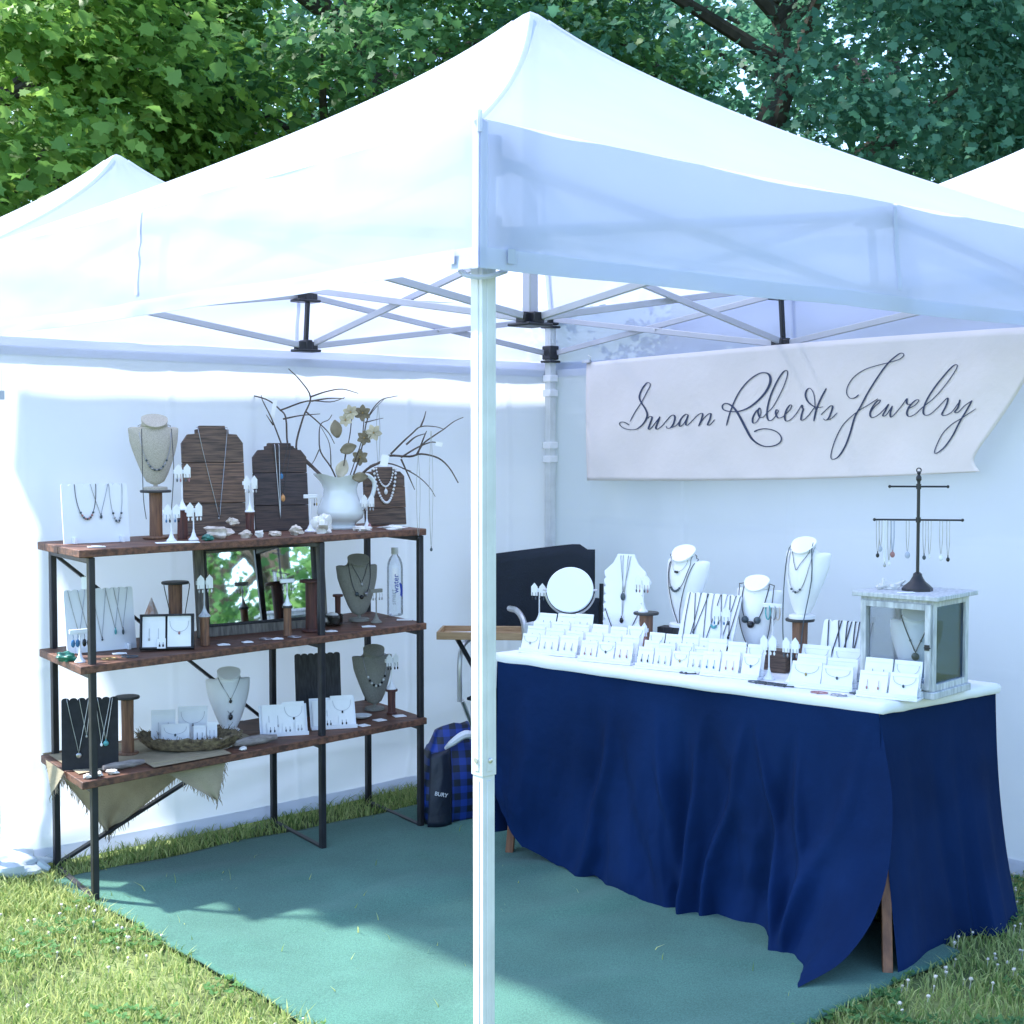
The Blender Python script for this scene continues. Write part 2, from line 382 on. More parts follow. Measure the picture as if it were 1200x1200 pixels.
for (x0, x1, y0, y1, n) in ((-1.9, .1, 3.4, 5.0, 300), (.7, 2.3, 3.8, 5.4, 320)):
    for _ in range(n):
        x, y = random.uniform(x0, x1), random.uniform(y0, y1)
        if in_quad(x, y, CQ) or nz(x, y, 7, 2.2) < .02: continue
        z = random.uniform(.018, .04); r = random.uniform(.0035, .0068)
        cl.tube([(x, y, 0), (x+.004, y, z)], .0012, 4); cl.ell((x+.004, y, z+r*.6), (r, r, r*.85), 8, 5, rough=.5)
cv = MB()
for (x0, x1, y0, y1, n) in ((-2.0, .1, 3.3, 5.5, 2600), (.5, 2.4, 3.7, 5.5, 2600)):
    for _ in range(n):
        x, y = random.uniform(x0, x1), random.uniform(y0, y1)
        if in_quad(x, y, CQ) or nz(x, y, 31, 2.6) < .0: continue
        z = random.uniform(.015, .04); r = random.uniform(.006, .011); a0 = random.random()*6
        for j in range(3):
            an = a0+2.1*j; cx_, cy_ = x+r*math.cos(an), y+r*math.sin(an)
            cv.add([(cx_+r*.95*math.cos(an+1.05*q), cy_+r*.95*math.sin(an+1.05*q), z+.003*math.sin(q*2+j)+.004*(q == 0)) for q in range(6)], [(0, 1, 2, 3, 4, 5)])
tag(cv.build('clover_leaves', 'clover_leaf'), 'clover leaves growing in patches through the lawn', 'clover', kind='stuff')
tag(cl.build('clover_flowers', 'clover'), 'small white clover blossoms scattered through the lawn', 'clover', kind='stuff')

# ------------------------------------------------------------------ trees
LOBE = [(0, -.44), (.13, -.27), (.42, -.30), (.35, -.06), (.53, .13), (.28, .17), (.21, .38), (0, .58), (-.21, .38), (-.28, .17), (-.53, .13), (-.35, -.06), (-.42, -.30), (-.13, -.27)]
def leaves_mesh(name, cent, nor, size, m):
    n = len(cent); L = np.array(LOBE); k = len(L)
    nor = nor/np.linalg.norm(nor, axis=1, keepdims=True)
    t = rng.normal(size=(n, 3)); t -= (t*nor).sum(1, keepdims=True)*nor; t /= np.linalg.norm(t, axis=1, keepdims=True)
    b = np.cross(nor, t)
    droop = -(np.abs(L[:, 0])**1.3)*.35-.12*L[:, 1]**2
    V = cent[:, None, :]+size[:, None, None]*(L[None, :, 0, None]*t[:, None, :]+L[None, :, 1, None]*b[:, None, :]+droop[None, :, None]*rng.uniform(.2, 2.4, n)[:, None, None]*nor[:, None, :])
    V = V.reshape(-1, 3)
    me = bpy.data.meshes.new(name); me.vertices.add(n*k); me.vertices.foreach_set('co', V.ravel())
    me.loops.add(n*k); me.loops.foreach_set('vertex_index', np.arange(n*k, dtype=np.int32))
    me.polygons.add(n); me.polygons.foreach_set('loop_start', np.arange(0, n*k, k, dtype=np.int32)); me.polygons.foreach_set('loop_total', np.full(n, k, dtype=np.int32))
    me.update(); me.validate(); me.materials.append(M[m]); return me
def tree(loc, H, crad, zc, rz, ncl, nl, lsize, m, label, seed, front=None):
    global rng
    rng = np.random.default_rng(seed); random.seed(seed)
    t = thing('maple_tree', label, 'tree', loc, 0, 'trees behind and around the tents')
    tr = MB(); pts = [(0, 0, -.1)]; q = Vector((0, 0, 0))
    for i in range(1, 9): pts.append((.25*nz(i*.7, seed), .25*nz(i*.7, seed+9), H*.75*i/8))
    tr.tube(cr(pts, 3), [max(.05, .24*(1-.8*i/24)) for i in range(25)], 12); tr.build('trunk', 'bark', t)
    # limbs and clump centres
    cents = []; lb = MB()
    for i in range(ncl):
        d = rng.normal(size=3); d /= np.linalg.norm(d); rr = rng.uniform(.45, 1.0)**.6
        p = Vector((d[0]*crad*rr, d[1]*crad*rr, zc+d[2]*rz*rr)); cents.append(p)
        if i % 5 == 0:
            z0 = min(max(p.z-crad*.45, H*.18), H*.7); a = Vector((0, 0, z0)); mid = a.lerp(p, .5)+Vector((rng.normal()*.25, rng.normal()*.25, .25))
            lb.tube(cr([a, mid, p], 5), [.075-.006*j for j in range(11)], 6)
    lb.build('limb', 'bark', t)
    C = []; Nn = []; Sz = []
    for p in cents:
        r = rng.uniform(.45, .95)*crad/3.2; n = int(nl*rng.uniform(.6, 1.4))
        q = rng.normal(size=(n, 3))*np.array([r*.46, r*.46, r*.24])+np.array(p)
        out = q-np.array([0, 0, zc-1]); out /= np.linalg.norm(out, axis=1, keepdims=True)+1e-6
        C.append(q); Nn.append(out*.6+np.array([0, 0, .7])+rng.normal(size=(n, 3))*.55); Sz.append(lsize*rng.uniform(.45, 1.35, n))
    me = leaves_mesh('crown', np.vstack(C), np.vstack(Nn), np.concatenate(Sz), m)
    o = bpy.data.objects.new('crown', me); COL.objects.link(o); o.parent = t
    return t
tree((-5.2, 12.2, 0), 7, 3.3, 4.3, 2.3, 120, 300, .110, 'leaf_sun', 'sunlit yellow-green maple rising behind the left neighbouring tent', 3)
tree((-1.4, 14.0, 0), 8.5, 3.0, 5.0, 2.9, 115, 420, .090, 'leaf_mid', 'mid-green maple behind the middle of the white canopy roof', 5)
tree((2.6, 14.4, 0), 9.5, 3.3, 5.6, 3.4, 120, 440, .088, 'leaf_haze', 'shaded green maple right behind the canopy peak', 8)
tree((6.6, 14.0, 0), 10, 3.5, 5.8, 3.6, 120, 440, .088, 'leaf_haze', 'shaded green maple above the right neighbouring tent', 12)
tree((-10.5, 17.5, 0), 11, 4.4, 6.2, 4.6, 130, 150, .15, 'leaf_mid', 'farther maple at the far left edge of the photo', 15)
tree((-2.5, 21.0, 0), 13, 5.0, 7.2, 5.2, 130, 160, .15, 'leaf_haze', 'farther dark maple filling in behind the left half of the roof', 17)
tree((5.5, 21.0, 0), 13, 5.0, 7.2, 5.2, 130, 160, .15, 'leaf_haze', 'farther dark maple filling in behind the right half of the roof', 19)
tree((9.5, .6, 0), 8, 2.8, 3.9, 3.0, 70, 90, .13, 'leaf_mid', 'leafy maple across the lawn, seen only in the framed mirror', 23)
tree((13.5, -2.6, 0), 9, 3.2, 4.2, 3.4, 70, 90, .13, 'leaf_mid', 'second maple across the lawn, its trunk seen only in the framed mirror', 29)
random.seed(21); rng = np.random.default_rng(5)

# ------------------------------------------------------------------ tents
def tent_roof(P0, a, b, s, zv, ze, za, root, valance=(0, 1, 2, 3), p=.74, seed=0, over=.062):
    C = P0+(a+b)*s/2; h = s/2+over
    def rz_(r): return za-(za-ze)*(max(0, math.sqrt(r*r+.0009)-.03)/.97)**p
    roof = MB()
    n = 26
    dirs = [(a, b), (b, -a), (-a, -b), (-b, a)]
    for k, (d, e) in enumerate(dirs):
        def fn(u, v, d=d, e=e, k=k):
            r = (v**1.35); q = (2*u-1)
            z = rz_(r)-.045*(1-q*q)*r*(1-r)*2.2-.012*(1-q*q)*r**6
            z += .006*nz(q*r*6+seed, r*5, k*7)*r*(1-abs(q)**4)+.005*nz(q*5+seed, r*16+q*2, k*3)*(1-abs(q)**4)*min(1, r*4)*max(0, 1-r*1.6)
            pt = C+d*h*r+e*h*r*q; return (pt.x, pt.y, z)
        roof.grid(fn, 30, n)
    # weld duplicates is not needed: panels meet along the hips
    roof.build('canopy_roof', 'fabric', root, sharp=60)
    for sx, sy in ((1, 1), (1, -1), (-1, 1), (-1, -1)):
        hs = MB(); side = (a*sy-b*sx).normalized() if False else None
        dv = (a*sx+b*sy); perp = Vector((-dv.y, dv.x, 0)).normalized()
        def hf(u, v):
            r = .03+.97*v; pt = C+dv*h*r+perp*(u-.5)*.03; return (pt.x, pt.y, rz_(r)+.004-.012*abs(2*u-1))
        hs.grid(hf, 2, 40); hs.build('hip_seam', 'hem', root)
    for k in valance:
        d, e = dirs[k]
        vm = MB(); nrm = d
        def vf(u, v, d=d, e=e, k=k):
            q = 2*u-1; z = ze+(zv-ze)*v-.012*(1-q*q)*(1-v)
            w = .010*nz(q*3+k*11+seed, v*2.2-q*2, k)+.006*nz(q*7+k*5+v*2, v*6-q*2, seed)+.005*abs(nz(q*5-v*1.5, v*5+q*3, k+9))
            w += .006*math.exp(-((q)/.03)**2)*v
            w = w*min(1, (1-abs(q))*8)+.012*v
            pt = C+d*(h+w)+e*(h+.012*v)*q
            z += .005*nz(q*3, k*3+seed, 2)*v
            return (pt.x, pt.y, z)
        vm.grid(vf, 70, 10); vo = vm.build('valance', 'fabric', root, sharp=60)
        hm = MB(); hm.grid(lambda u, v: tuple(Vector(vf(u, .86+.14*v))+d*.003), 70, 3); hm.build('hem_band', 'hem', vo)
        sm = MB(); sm.grid(lambda u, v: tuple(Vector(vf(.5+(u-.5)*.006, v*.8))+d*.003), 1, 8); sm.build('centre_seam', 'hem', vo)

def tent_frame(PN, PR, PL, PF, root, zt=2.305, near_inner=True):
    PC = (PN+PF)/2
    for P in (PN, PR, PL, PF):
        X = Matrix.Rotation(TH, 4, 'Z'); X.translation = P
        lg = MB(); lg.box((0, 0, (.93+zt+.02)/2), (.040, .040, zt+.02-.93), X)
        for sx, sy in ((1, 0), (-1, 0), (0, 1), (0, -1)):      # pressed ribs along each face
            lg.box((sx*.0205, sy*.0205, (.93+zt)/2), (.003 if sx else .016, .003 if sy else .016, zt-.95), X)
        lo = lg.build('leg', 'pole', root, bevel=.004)
        lw = MB(); lw.box((0, 0, .465), (.035, .035, .93), X)
        for sx, sy in ((1, 0), (-1, 0), (0, 1), (0, -1)): lw.box((sx*.018, sy*.018, .47), (.003 if sx else .013, .003 if sy else .013, .90), X)
        lw.box((0, 0, .004), (.09, .09, .008), X)
        lw.build('lower_leg', 'pole', lo, bevel=.003)
        bt = MB()
        for sx, sy in ((-1, 0), (0, -1)):
            Xb = X @ Matrix.Translation((sx*.0215, sy*.0215, .965)) @ (Matrix.Rotation(pi/2, 4, 'Y') if sx else Matrix.Rotation(pi/2, 4, 'X')); bt.lathe([(.006, -.003), (.006, .0025), (.004, .004)], 14, X=Xb)
        bt.build('snap_button', 'alu', lo)
        for z in (zt, 2.13):
            bk = MB(); bk.box((0, 0, z), (.062, .062, .07), X); bk.box((.03, .03, z-.01), (.05, .05, .045), X); bk.box((0, 0, z-.045), (.075, .075, .012), X)
            bk.build('corner_bracket', 'plastic', root, bevel=.005)
    sides = [(PN, PR), (PN, PL), (PL, PF), (PR, PF)]
    for A, B in sides:
        Mi = (A+B)/2; d = (B-A).normalized(); inn = (PC-Mi).normalized()
        for E, sg in ((A, 1), (B, -1)):
            p0 = E+d*sg*.04; q0 = Mi-d*sg*.035
            off = inn*.012
            for za_, zb_, o2 in ((zt-.01, 2.10, off), (2.13, 2.318, -off)):
                b = MB(); b.bar((p0.x+o2.x, p0.y+o2.y, za_), (q0.x+o2.x, q0.y+o2.y, zb_), .013, .027); b.build('truss_bar', 'truss', root, bevel=.003)
        for E, sg in ((A, 1), (B, -1)):      # pivot bolt where the two bars of each scissor cross
            m_ = (E+d*sg*.04).lerp(Mi-d*sg*.035, .5); Xb = Matrix.Translation((m_.x, m_.y, (2.20+2.2105)/2)) @ inn.to_track_quat('Z', 'Y').to_matrix().to_4x4()
            b = MB(); b.lathe([(.007, -.024), (.007, .024)], 12, X=Xb); b.build('pivot_bolt', 'alu', root)
        for z in (2.10, 2.318):
            X = Matrix.Rotation(math.atan2(d.y, d.x), 4, 'Z'); X.translation = (Mi.x, Mi.y, z)
            b = MB(); b.box((0, 0, -.022), (.115, .075, .012), X); b.box((0, .018, 0), (.095, .016, .036), X); b.box((0, -.018, 0), (.095, .016, .036), X); b.box((0, 0, .0), (.034, .06, .05), X)
            b.build('truss_bracket', 'plastic', root, bevel=.004)
        b = MB(); b.bar((Mi.x, Mi.y, 2.12), (Mi.x+inn.x*.02, Mi.y+inn.y*.02, 2.33), .016, .022); b.build('truss_strut', 'plastic', root, bevel=.003)
        pr = Vector((-inn.y, inn.x, 0))
        for za_, zb_, o2 in ((2.11, 2.40, pr*.014), (2.34, 2.13, -pr*.014)):
            p0 = Mi+inn*.05+o2; q0 = PC-inn*.05+o2
            b = MB(); b.bar((p0.x, p0.y, za_), (q0.x, q0.y, zb_), .013, .027); b.build('truss_bar', 'truss', root, bevel=.003)
    X = Matrix.Rotation(TH, 4, 'Z'); X.translation = PC
    for z in (2.12, 2.40):
        b = MB(); b.box((0, 0, z-.02), (.12, .12, .012), X); b.box((0, 0, z+.005), (.10, .05, .04), X); b.box((0, 0, z+.005), (.05, .10, .04), X); b.build('hub_bracket', 'plastic', root, bevel=.004)
    b = MB(); b.box((0, 0, (2.10+ZA-.03)/2), (.042, .042, ZA-.03-2.10), X); b.build('centre_pole', 'truss', root, bevel=.004)

tent = thing('canopy_tent', 'white pop-up canopy tent open at the near corner over the jewelry displays', 'tent', tuple(PN), 0)
def reparent_world(root, fn):
    before = set(COL.objects); fn()
    inv = Matrix.Translation(-Vector(root.location))
    for o in list(COL.objects):
        if o not in before and o.parent is root and o.type == 'MESH': o.data.transform(inv)
        elif o not in before and o.parent is not None and o.type == 'MESH' and o.parent.type == 'MESH': o.data.transform(inv)
def main_tent():
    tent_roof(PN, aT, bT, S, ZV, ZE, ZA, tent)
    tent_frame(PN, PR, PL, PF, tent)
    # webbing labels stitched at the near corner and the loose corner tip
    for d, e, sg in ((-bT, aT, 1), (-aT, bT, 1)):
        P = PN+d*.078+e*.0
        b = MB(); b.grid(lambda u, v: tuple(P+e*(.022*u)+Vector((0, 0, 2.055+.032*v))+d*.004), 1, 1); b.build('corner_patch', 'lilac', tent)
    for d, e in ((bT, aT), (aT, bT)):     # sewn edge binding down the near corner
        q0 = PN-(aT+bT)*.062; b = MB(); b.grid(lambda u, v: tuple(q0-d*(.003+.012*v)+e*(.020*u-.012*v)+Vector((0, 0, ZE-.004-.315*v))), 2, 10); b.build('corner_binding', 'hem', tent)
    tp = MB(); c0 = PN-(aT+bT)*.064; tp.tube([(c0.x, c0.y, ZE-.03), (c0.x, c0.y, ZE+.016)], .006, 8); tp.build('corner_tip', 'hem', tent)
    for z in (2.0, 1.925, 1.66, 1.59):
        X = Matrix.Rotation(TH, 4, 'Z'); X.translation = PF
        b = MB(); b.box((0, 0, z), (.056, .056, .035), X); b.build('hook_strap', 'white_cloth', tent, bevel=.003)
    cb = MB(); cb.tube(cr([(PN.x-.05, PN.y-.01, 2.045), (PN.x-.03, PN.y-.045, 2.03), (PN.x+.01, PN.y-.05, 2.028), (PN.x+.05, PN.y-.01, 2.045)], 5), .006, 6)
    cb.build('tie_cord', 'hem', tent)
reparent_world(tent, main_tent)

# neighbouring tents
def neighbour(C, label, ang=TH, dz=0):
    a = Vector((math.cos(ang), math.sin(ang), 0)); b = Vector((-a.y, a.x, 0)); P0 = C-(a+b)*S/2
    t = thing('canopy_tent', label, 'tent', tuple(P0), 0, 'white canopy tents of the neighbouring stalls')
    def mk():
        tent_roof(P0, a, b, S, ZV+dz, ZE+dz, ZA+dz, t, seed=4)
        for P in (P0, P0+a*S, P0+b*S, P0+(a+b)*S):
            X = Matrix.Rotation(ang, 4, 'Z'); X.translation = P
            l = MB(); l.box((0, 0, (ZE+dz)/2), (.04, .04, ZE+dz-.02), X); l.build('leg', 'pole', t, bevel=.004)
    reparent_world(t, mk); return t
neighbour(Vector((-2.13, 7.80, 0)), 'white canopy tent peak rising behind the left side of the main tent')
neighbour(Vector((2.95, 6.85, 0)), 'white canopy tent roof cut off by the right edge of the photo', dz=.12)

# side walls
def wall(A, B, out, name, label, s0=.0, s1=1.0, seed=0):
    d = (B-A); L = d.length; d.normalize()
    t = thing(name, label, 'tent wall', tuple(A), math.atan2(d.y, d.x), 'fabric side walls of the main tent')
    sgn = 1 if out.dot(Vector((-d.y, d.x, 0))) > 0 else -1
    def wf(u, v):
        x = L*(s0+(s1-s0)*u); z = .015+v*2.03
        w = .022*nz(x*1.3+seed, z*.8, seed)+.006*nz(x*3+z*2, z*2-x, seed+5)
        lo = max(0, .75-z)
        w += lo*(.075*nz(x*.9+seed, z*5.0-x*.8, seed+2)+.03*nz(x*1.5, z*9-x*1.5, seed+8))
        w += .005*math.exp(-(((x+.1) % .62-.31)/.012)**2)+.004*math.exp(-((z % .52-.26)/.012)**2)
        w *= min(1, min(u, 1-u)*10+.2)*min(1, (1-v)*10+.15)
        return (x, sgn*(.035)+w, z-.012*math.sin(u*pi)*(1-v)*0)
    p = MB(); p.grid(wf, 240, 130); p.build('panel', 'wall_fabric', t, sharp=70)
    h = MB(); h.grid(lambda u, v: tuple(Vector(wf(u, .982+.018*v))-Vector((0, sgn*.004, 0))), 110, 2); h.build('top_hem', 'hem', t)
    h = MB(); h.grid(lambda u, v: tuple(Vector(wf(u, .0+.03*v))-Vector((0, sgn*.004, 0))), 110, 2); h.build('bottom_hem', 'hem', t)
    return t, wf
wall(PL, PF, bT, 'side_wall', 'white fabric tent wall hanging behind the shelving unit', .03, 1.012, 3)
wall(PR, PF, aT, 'side_wall', 'white fabric tent wall hanging behind the script banner', .0, 1.012, 17)
# ------------------------------------------------------------------ generic display pieces
def rot_pt(loc, rz, p):
    return Vector(loc)+Matrix.Rotation(rz, 3, 'Z') @ Vector(p)

BUST = [(0.0,.05,.04,0),(.04,.125,.065,0),(.15,.185,.085,-.005),(.32,.25,.105,-.01),(.48,.305,.12,0),(.60,.335,.118,.01),(.68,.35,.105,.018),(.735,.35,.09,.026),(.765,.32,.085,.032),(.79,.25,.09,.035),(.81,.195,.10,.038),(.86,.178,.112,.036),(.92,.186,.125,.032),(1,.186,.125,.032)]
def bust_sec(t):
    t = max(0, min(1, t))
    for i in range(len(BUST)-1):
        a, b = BUST[i], BUST[i+1]
        if t <= b[0]:
            q = (t-a[0])/(b[0]-a[0]); return [a[j]+(b[j]-a[j])*q for j in range(1, 4)]
    return BUST[-1][1:]
def bust(loc, rz, H, m, label, ped=.10, tilt=.95, basem=None, shell=1.0, group='necklace display busts'):
    t = thing('bust_form', label, 'display bust', tuple(loc), rz, group)
    b = MB(); rr = []
    zz = [0, .02, .04, .09, .15, .22, .3, .38, .46, .54, .6, .66, .70, .735, .755, .77, .785, .80, .815, .835, .86, .89, .915, .925]
    for z in zz:
        hw, hd, yc = bust_sec(z); ring = []
        for k in range(32):
            a = 2*pi*k/32; x = hw*math.cos(a); y = hd*math.sin(a)
            y = y*(1.0 if math.sin(a) < 0 else .55)+yc
            dz = tilt*(y-.03)*min(1, max(0, (z-.80)/.10))
            # shoulders sweep up and back at the tips
            if .6 < z < .8: dz += .05*(abs(x)/.34)**3
            ring.append((x*H, (y+.10*(abs(x)/.34)**2*(1 if z < .82 else 0))*H, (ped+z+dz)*H))
        rr.append(ring)
    b.rings(rr); b.build('form', m, t, sharp=50)
    d = MB(); d.lathe([(.02*H, .09*H), (.03*H, .05*H), (.155*H, .045*H), (.165*H, .035*H), (.165*H, 0)][::-1], 28)
    d.tube([(0, 0, .04*H), (0, 0, (ped+.05)*H)], .03*H, 8); d.build('stand_base', basem or m, t)
    def front(x, z, o=.004):
        tt = z/H-ped; hw, hd, yc = bust_sec(tt); q = max(0, 1-(x/(hw*H+1e-9))**2)
        if tt < 0: hd = .04; yc = 0; q = 1
        return (yc-hd*math.sqrt(q)+.10*(min(1, abs(x)/H/.34))**2*(1 if tt < .82 else 0))*H-o
    t['H'] = H; t['PED'] = ped
    return t, front
def clean(o):
    if 'H' in o: del o['H']
def necklace(loc, rz, pts, label, m='silver', r=.0013, pend=None, beads=None, closed=False, group=None, cat='necklace', name='necklace', cord=6):
    t = thing(name, label, cat, tuple(loc), rz, group)
    b = MB(); b.tube(cr(pts, 3, closed), r, cord, closed); b.build('chain', m, t)
    for (p, s, pm) in (pend or []):
        q = MB(); s3 = s if isinstance(s, tuple) else (s, s*.5, s*1.3); q.ell(p, s3, 12, 8); q.tube([(p[0], p[1], p[2]+s3[2]*.8), (p[0], p[1], p[2]+s3[2]+.006)], .0018, 6); q.build('pendant', pm, t)
    if beads:
        by = {}
        for (p, s, bm) in beads: by.setdefault(bm, []).append((p, s))
        for bm, L in by.items():
            q = MB()
            for p, s in L: q.ell(p, s, 10, 6)
            q.build('bead_strand', bm, t)
    return t
def bust_neck(T, front, rz, w, zt, zb, label, m='silver', shape='u', r=.0014, pend=None, nbeads=None, group=None, xo=0, full=True):
    # w, zt, zb are fractions of the bust height above its pedestal
    H = T['H']; ped = T['PED']; loc = T.location; pts = []; n = 17
    for i in range(n):
        c = math.cos(pi*i/(n-1))
        if shape == 'u': f = math.sqrt(max(0, 1-c*c))
        elif shape == 'v': f = (1-abs(c))**.92
        else: f = min(1, (1-c*c)**.38)
        x = w*c*(1 if shape != 'v' else 1); z = zt+(zb-zt)*f
        x = x*H+xo; zz = (ped+z)*H; pts.append((x, front(x, zz), zz))
    # pass behind the neck
    back = [(pts[-1][0]*.98, .03*H, (ped+zt+.03)*H), (-.09*H, .085*H, (ped+min(.94, zt+.05))*H), (.09*H, .085*H, (ped+min(.94, zt+.05))*H), (pts[0][0]*.98, .03*H, (ped+zt+.03)*H)]
    pd = None
    if pend: s, pm = pend; sz = s if isinstance(s, (int, float)) else s[2]; z = (ped+zb)*H-sz*1.2; pd = [((xo, front(xo, z, .007), z), s, pm)]
    bd = None
    if nbeads:
        cnt, i0, i1, s, bms = nbeads; bd = []
        for j in range(cnt):
            th = pi*(i0+(i1-i0)*j/(cnt-1)); c = math.cos(th); f = math.sin(th) if shape == 'u' else ((1-abs(c))**.92 if shape == 'v' else min(1, (1-c*c)**.38))
            x = w*c*H+xo; z = (ped+zt+(zb-zt)*f)*H; bd.append(((x, front(x, z, .006), z), s, bms[j % len(bms)]))
    return necklace(loc, rz, pts+back, label, m, r, pd, bd, True, group)

def nboard(loc, rz, W, H, m, label, lean=.2, nsc=7, feet=True, group='scalloped necklace boards'):
    t = thing('necklace_board', label, 'necklace board', tuple(loc), rz, group)
    X = Matrix.Rotation(-lean, 4, 'X'); out = [(-W/2, 0), (W/2, 0)]
    s = W/nsc; top = []
    for i in range(nsc):
        x0 = W/2-i*s
        for j in range(6):
            a = pi*j/6; top.append((x0-s/2+s*.5*math.cos(a), H-s*.32+s*.32*math.sin(a)))
    top.append((-W/2, H-s*.32)); b = MB(); b.prism(out+top, -.003, .003, X); b.build('panel', m, t)
    st = MB(); a = X @ Vector((0, .004, H*.72)); st.bar(a, (0, a.y+H*.30, .002), W*.35, .005, up=(0, 1, 0)); st.build('back_strut', m, t)
    if feet:
        f = MB()
        for sx in (-.36, .36): f.box((sx*W, -.016, .012), (.012, .028, .024))
        f.build('foot', m, t, bevel=.002)
    def P(x, z, o=.006): return tuple(X @ Vector((x, -o, z)))
    return t, P
def board_neck(T, P, rz, W, H, x0, x1, xb, zb, label, m='silver', pend=None, r=.0011, group=None, u=False, beads=None):
    pts = []
    for i in range(13):
        q = i/12
        if u: x = x0+(x1-x0)*(.5-.5*math.cos(pi*q)); z = H*.97-(H*.97-zb)*math.sin(pi*q)
        elif q < .5: x = x0+(xb-x0)*(q*2); z = H*.97+(zb-H*.97)*(q*2)**.93
        else: x = xb+(x1-xb)*(q*2-1); z = zb+(H*.97-zb)*(1-(2-2*q)**.93)
        pts.append(P(x, z))
    pts = [P(x0, H*.985, -.002), P(x0, H*.985, -.006)][::-1]+pts+[P(x1, H*.985, -.002), P(x1, H*.985, -.006)]
    pd = None
    if pend: s, pm = pend; sz = s if not isinstance(s, tuple) else s[2]; pd = [(P(xb, zb-sz*1.2, .009), s, pm)]
    bd = None
    if beads:
        n, lo, hi, s, bms = beads; bd = []
        for j in range(n):
            q = lo+(hi-lo)*j/(n-1)
            if u: x = x0+(x1-x0)*(.5-.5*math.cos(pi*q)); z = H*.97-(H*.97-zb)*math.sin(pi*q)
            elif q < .5: x = x0+(xb-x0)*(q*2); z = H*.97+(zb-H*.97)*(q*2)**.93
            else: x = xb+(x1-xb)*(q*2-1); z = zb+(H*.97-zb)*(1-(2-2*q)**.93)
            bd.append((P(x, z, .009), s, bms[j % len(bms)]))
    return necklace(T.location, rz, pts, label, m, r, pd, bd, False, group)

def spool(loc, rz, H, rc, rf, label, m='spool', fl='flange', group='wooden thread spools used as risers'):
    t = thing('wooden_spool', label, 'spool', tuple(loc), rz, group)
    h = .010 if H > .08 else .007
    b = MB(); b.lathe([(rc*1.02, h), (rc*.97, H*.5), (rc*1.02, H-h)], 24); b.build('core', m, t)
    for z in (0, H-h):
        b = MB(); b.lathe([(rf*.96, z), (rf, z+h*.3), (rf, z+h*.7), (rf*.96, z+h)] if z else [(rf*.82, 0), (rf*.86, h*.3), (rf*.86, h*.7), (rf*.82, h)], 28); b.build('flange', fl if z else m, t)
    return t
def tstand(loc, rz, H, Wd, label, ear=None, earlabel=None, m='acrylic', cards=True, barw=.012, group='white T-bar earring stands', pos=None, esz=.005):
    t = thing('earring_stand', label, 'earring stand', tuple(loc), rz, group)
    b = MB(); rb = max(.016, H*.16)
    b.lathe([(rb, 0), (rb, .004), (rb*.55, .014), (.0045, .034), (.0035, .042)], 20); b.build('base', m, t)
    s = MB(); s.tube([(0, 0, .03), (0, 0, H-.01)], .0028, 8); s.build('stem', m, t)
    c = MB(); c.box((0, 0, H-.011), (Wd, barw, .016)); c.build('crossbar', m, t, bevel=.002)
    if cards:
        for sx in (-1, 1):
            cb = MB(); w = Wd*.42; x = sx*Wd*.27
            cb.prism([(x-w/2, H-.034), (x+w/2, H-.034), (x+w/2, H+.004), (x, H+.020), (x-w/2, H+.004)], -.0095, -.0075); cb.build('hanging_card', 'card', t)
    pos = pos or [-.38, -.16, .16, .38]
    if ear:
        y = -.011
        for i, q in enumerate(pos):
            em = ear[i % len(ear)]; x = q*Wd; p = rot_pt(loc, rz, (x, y, H-.020))
            e = MB(); e.tube([(0, 0, 0), (.001, -.001, -.010), (0, 0, -.018)], .0009, 5); e.ell((0, 0, -.018-esz*1.3), (esz*.75, esz*.55, esz*1.35), 10, 6)
            o = e.build('earring', em); o.location = p; o.rotation_euler = (0, 0, rz)
            tag(o, earlabel, 'earring', 'earrings on the T-bar stands')
    return t

CARDS = {}
def card(loc, rz, w, h, label, st, group):
    """one white jewelry card leaning back, with a fold line and its jewelry"""
    key = (round(w, 3), round(h, 3), st)
    t = thing('jewelry_card', label, 'jewelry card', tuple(loc), rz, group); t.scale = (1, 1, random.uniform(.90, 1.06)); t.rotation_euler[0] = random.uniform(-.06, .03)
    X = Matrix.Rotation(-.30, 4, 'X')
    if key not in CARDS:
        L = []
        b = MB(); b.box((0, 0, h/2), (w, .0016, h), X); b.box((0, -.0018, h*.93), (w*.98, .002, h*.14), X); L.append(b.build('card_sheet', 'card', t))
        if st[0] == 'n':   # small necklace: chain + stone
            b = MB(); pts = [X @ Vector((w*.40*math.cos(pi*i/10), -.0032, h*.84-h*.34*math.sin(pi*i/10)**.8)) for i in range(11)]; b.tube(pts, .0007, 5); L.append(b.build('chain', 'silver', t))
            b = MB(); b.ell(X @ Vector((0, -.004, h*.46)), (.0042, .003, .0062), 8, 6); L.append(b.build('stone', st[1:], t))
        else:
            for sx in (-.2, .2):
                b = MB(); b.tube([X @ Vector((sx*w, -.003, h*.62)), X @ Vector((sx*w, -.004, h*.34))], .0008, 5); b.ell(X @ Vector((sx*w, -.0045, h*.28)), (.0032, .0026, .0058), 8, 6); L.append(b.build('earring', st[1:], t))
        CARDS[key] = L
    else:
        for o in CARDS[key]:
            c = o.copy(); COL.objects.link(c); c.parent = t
    return t
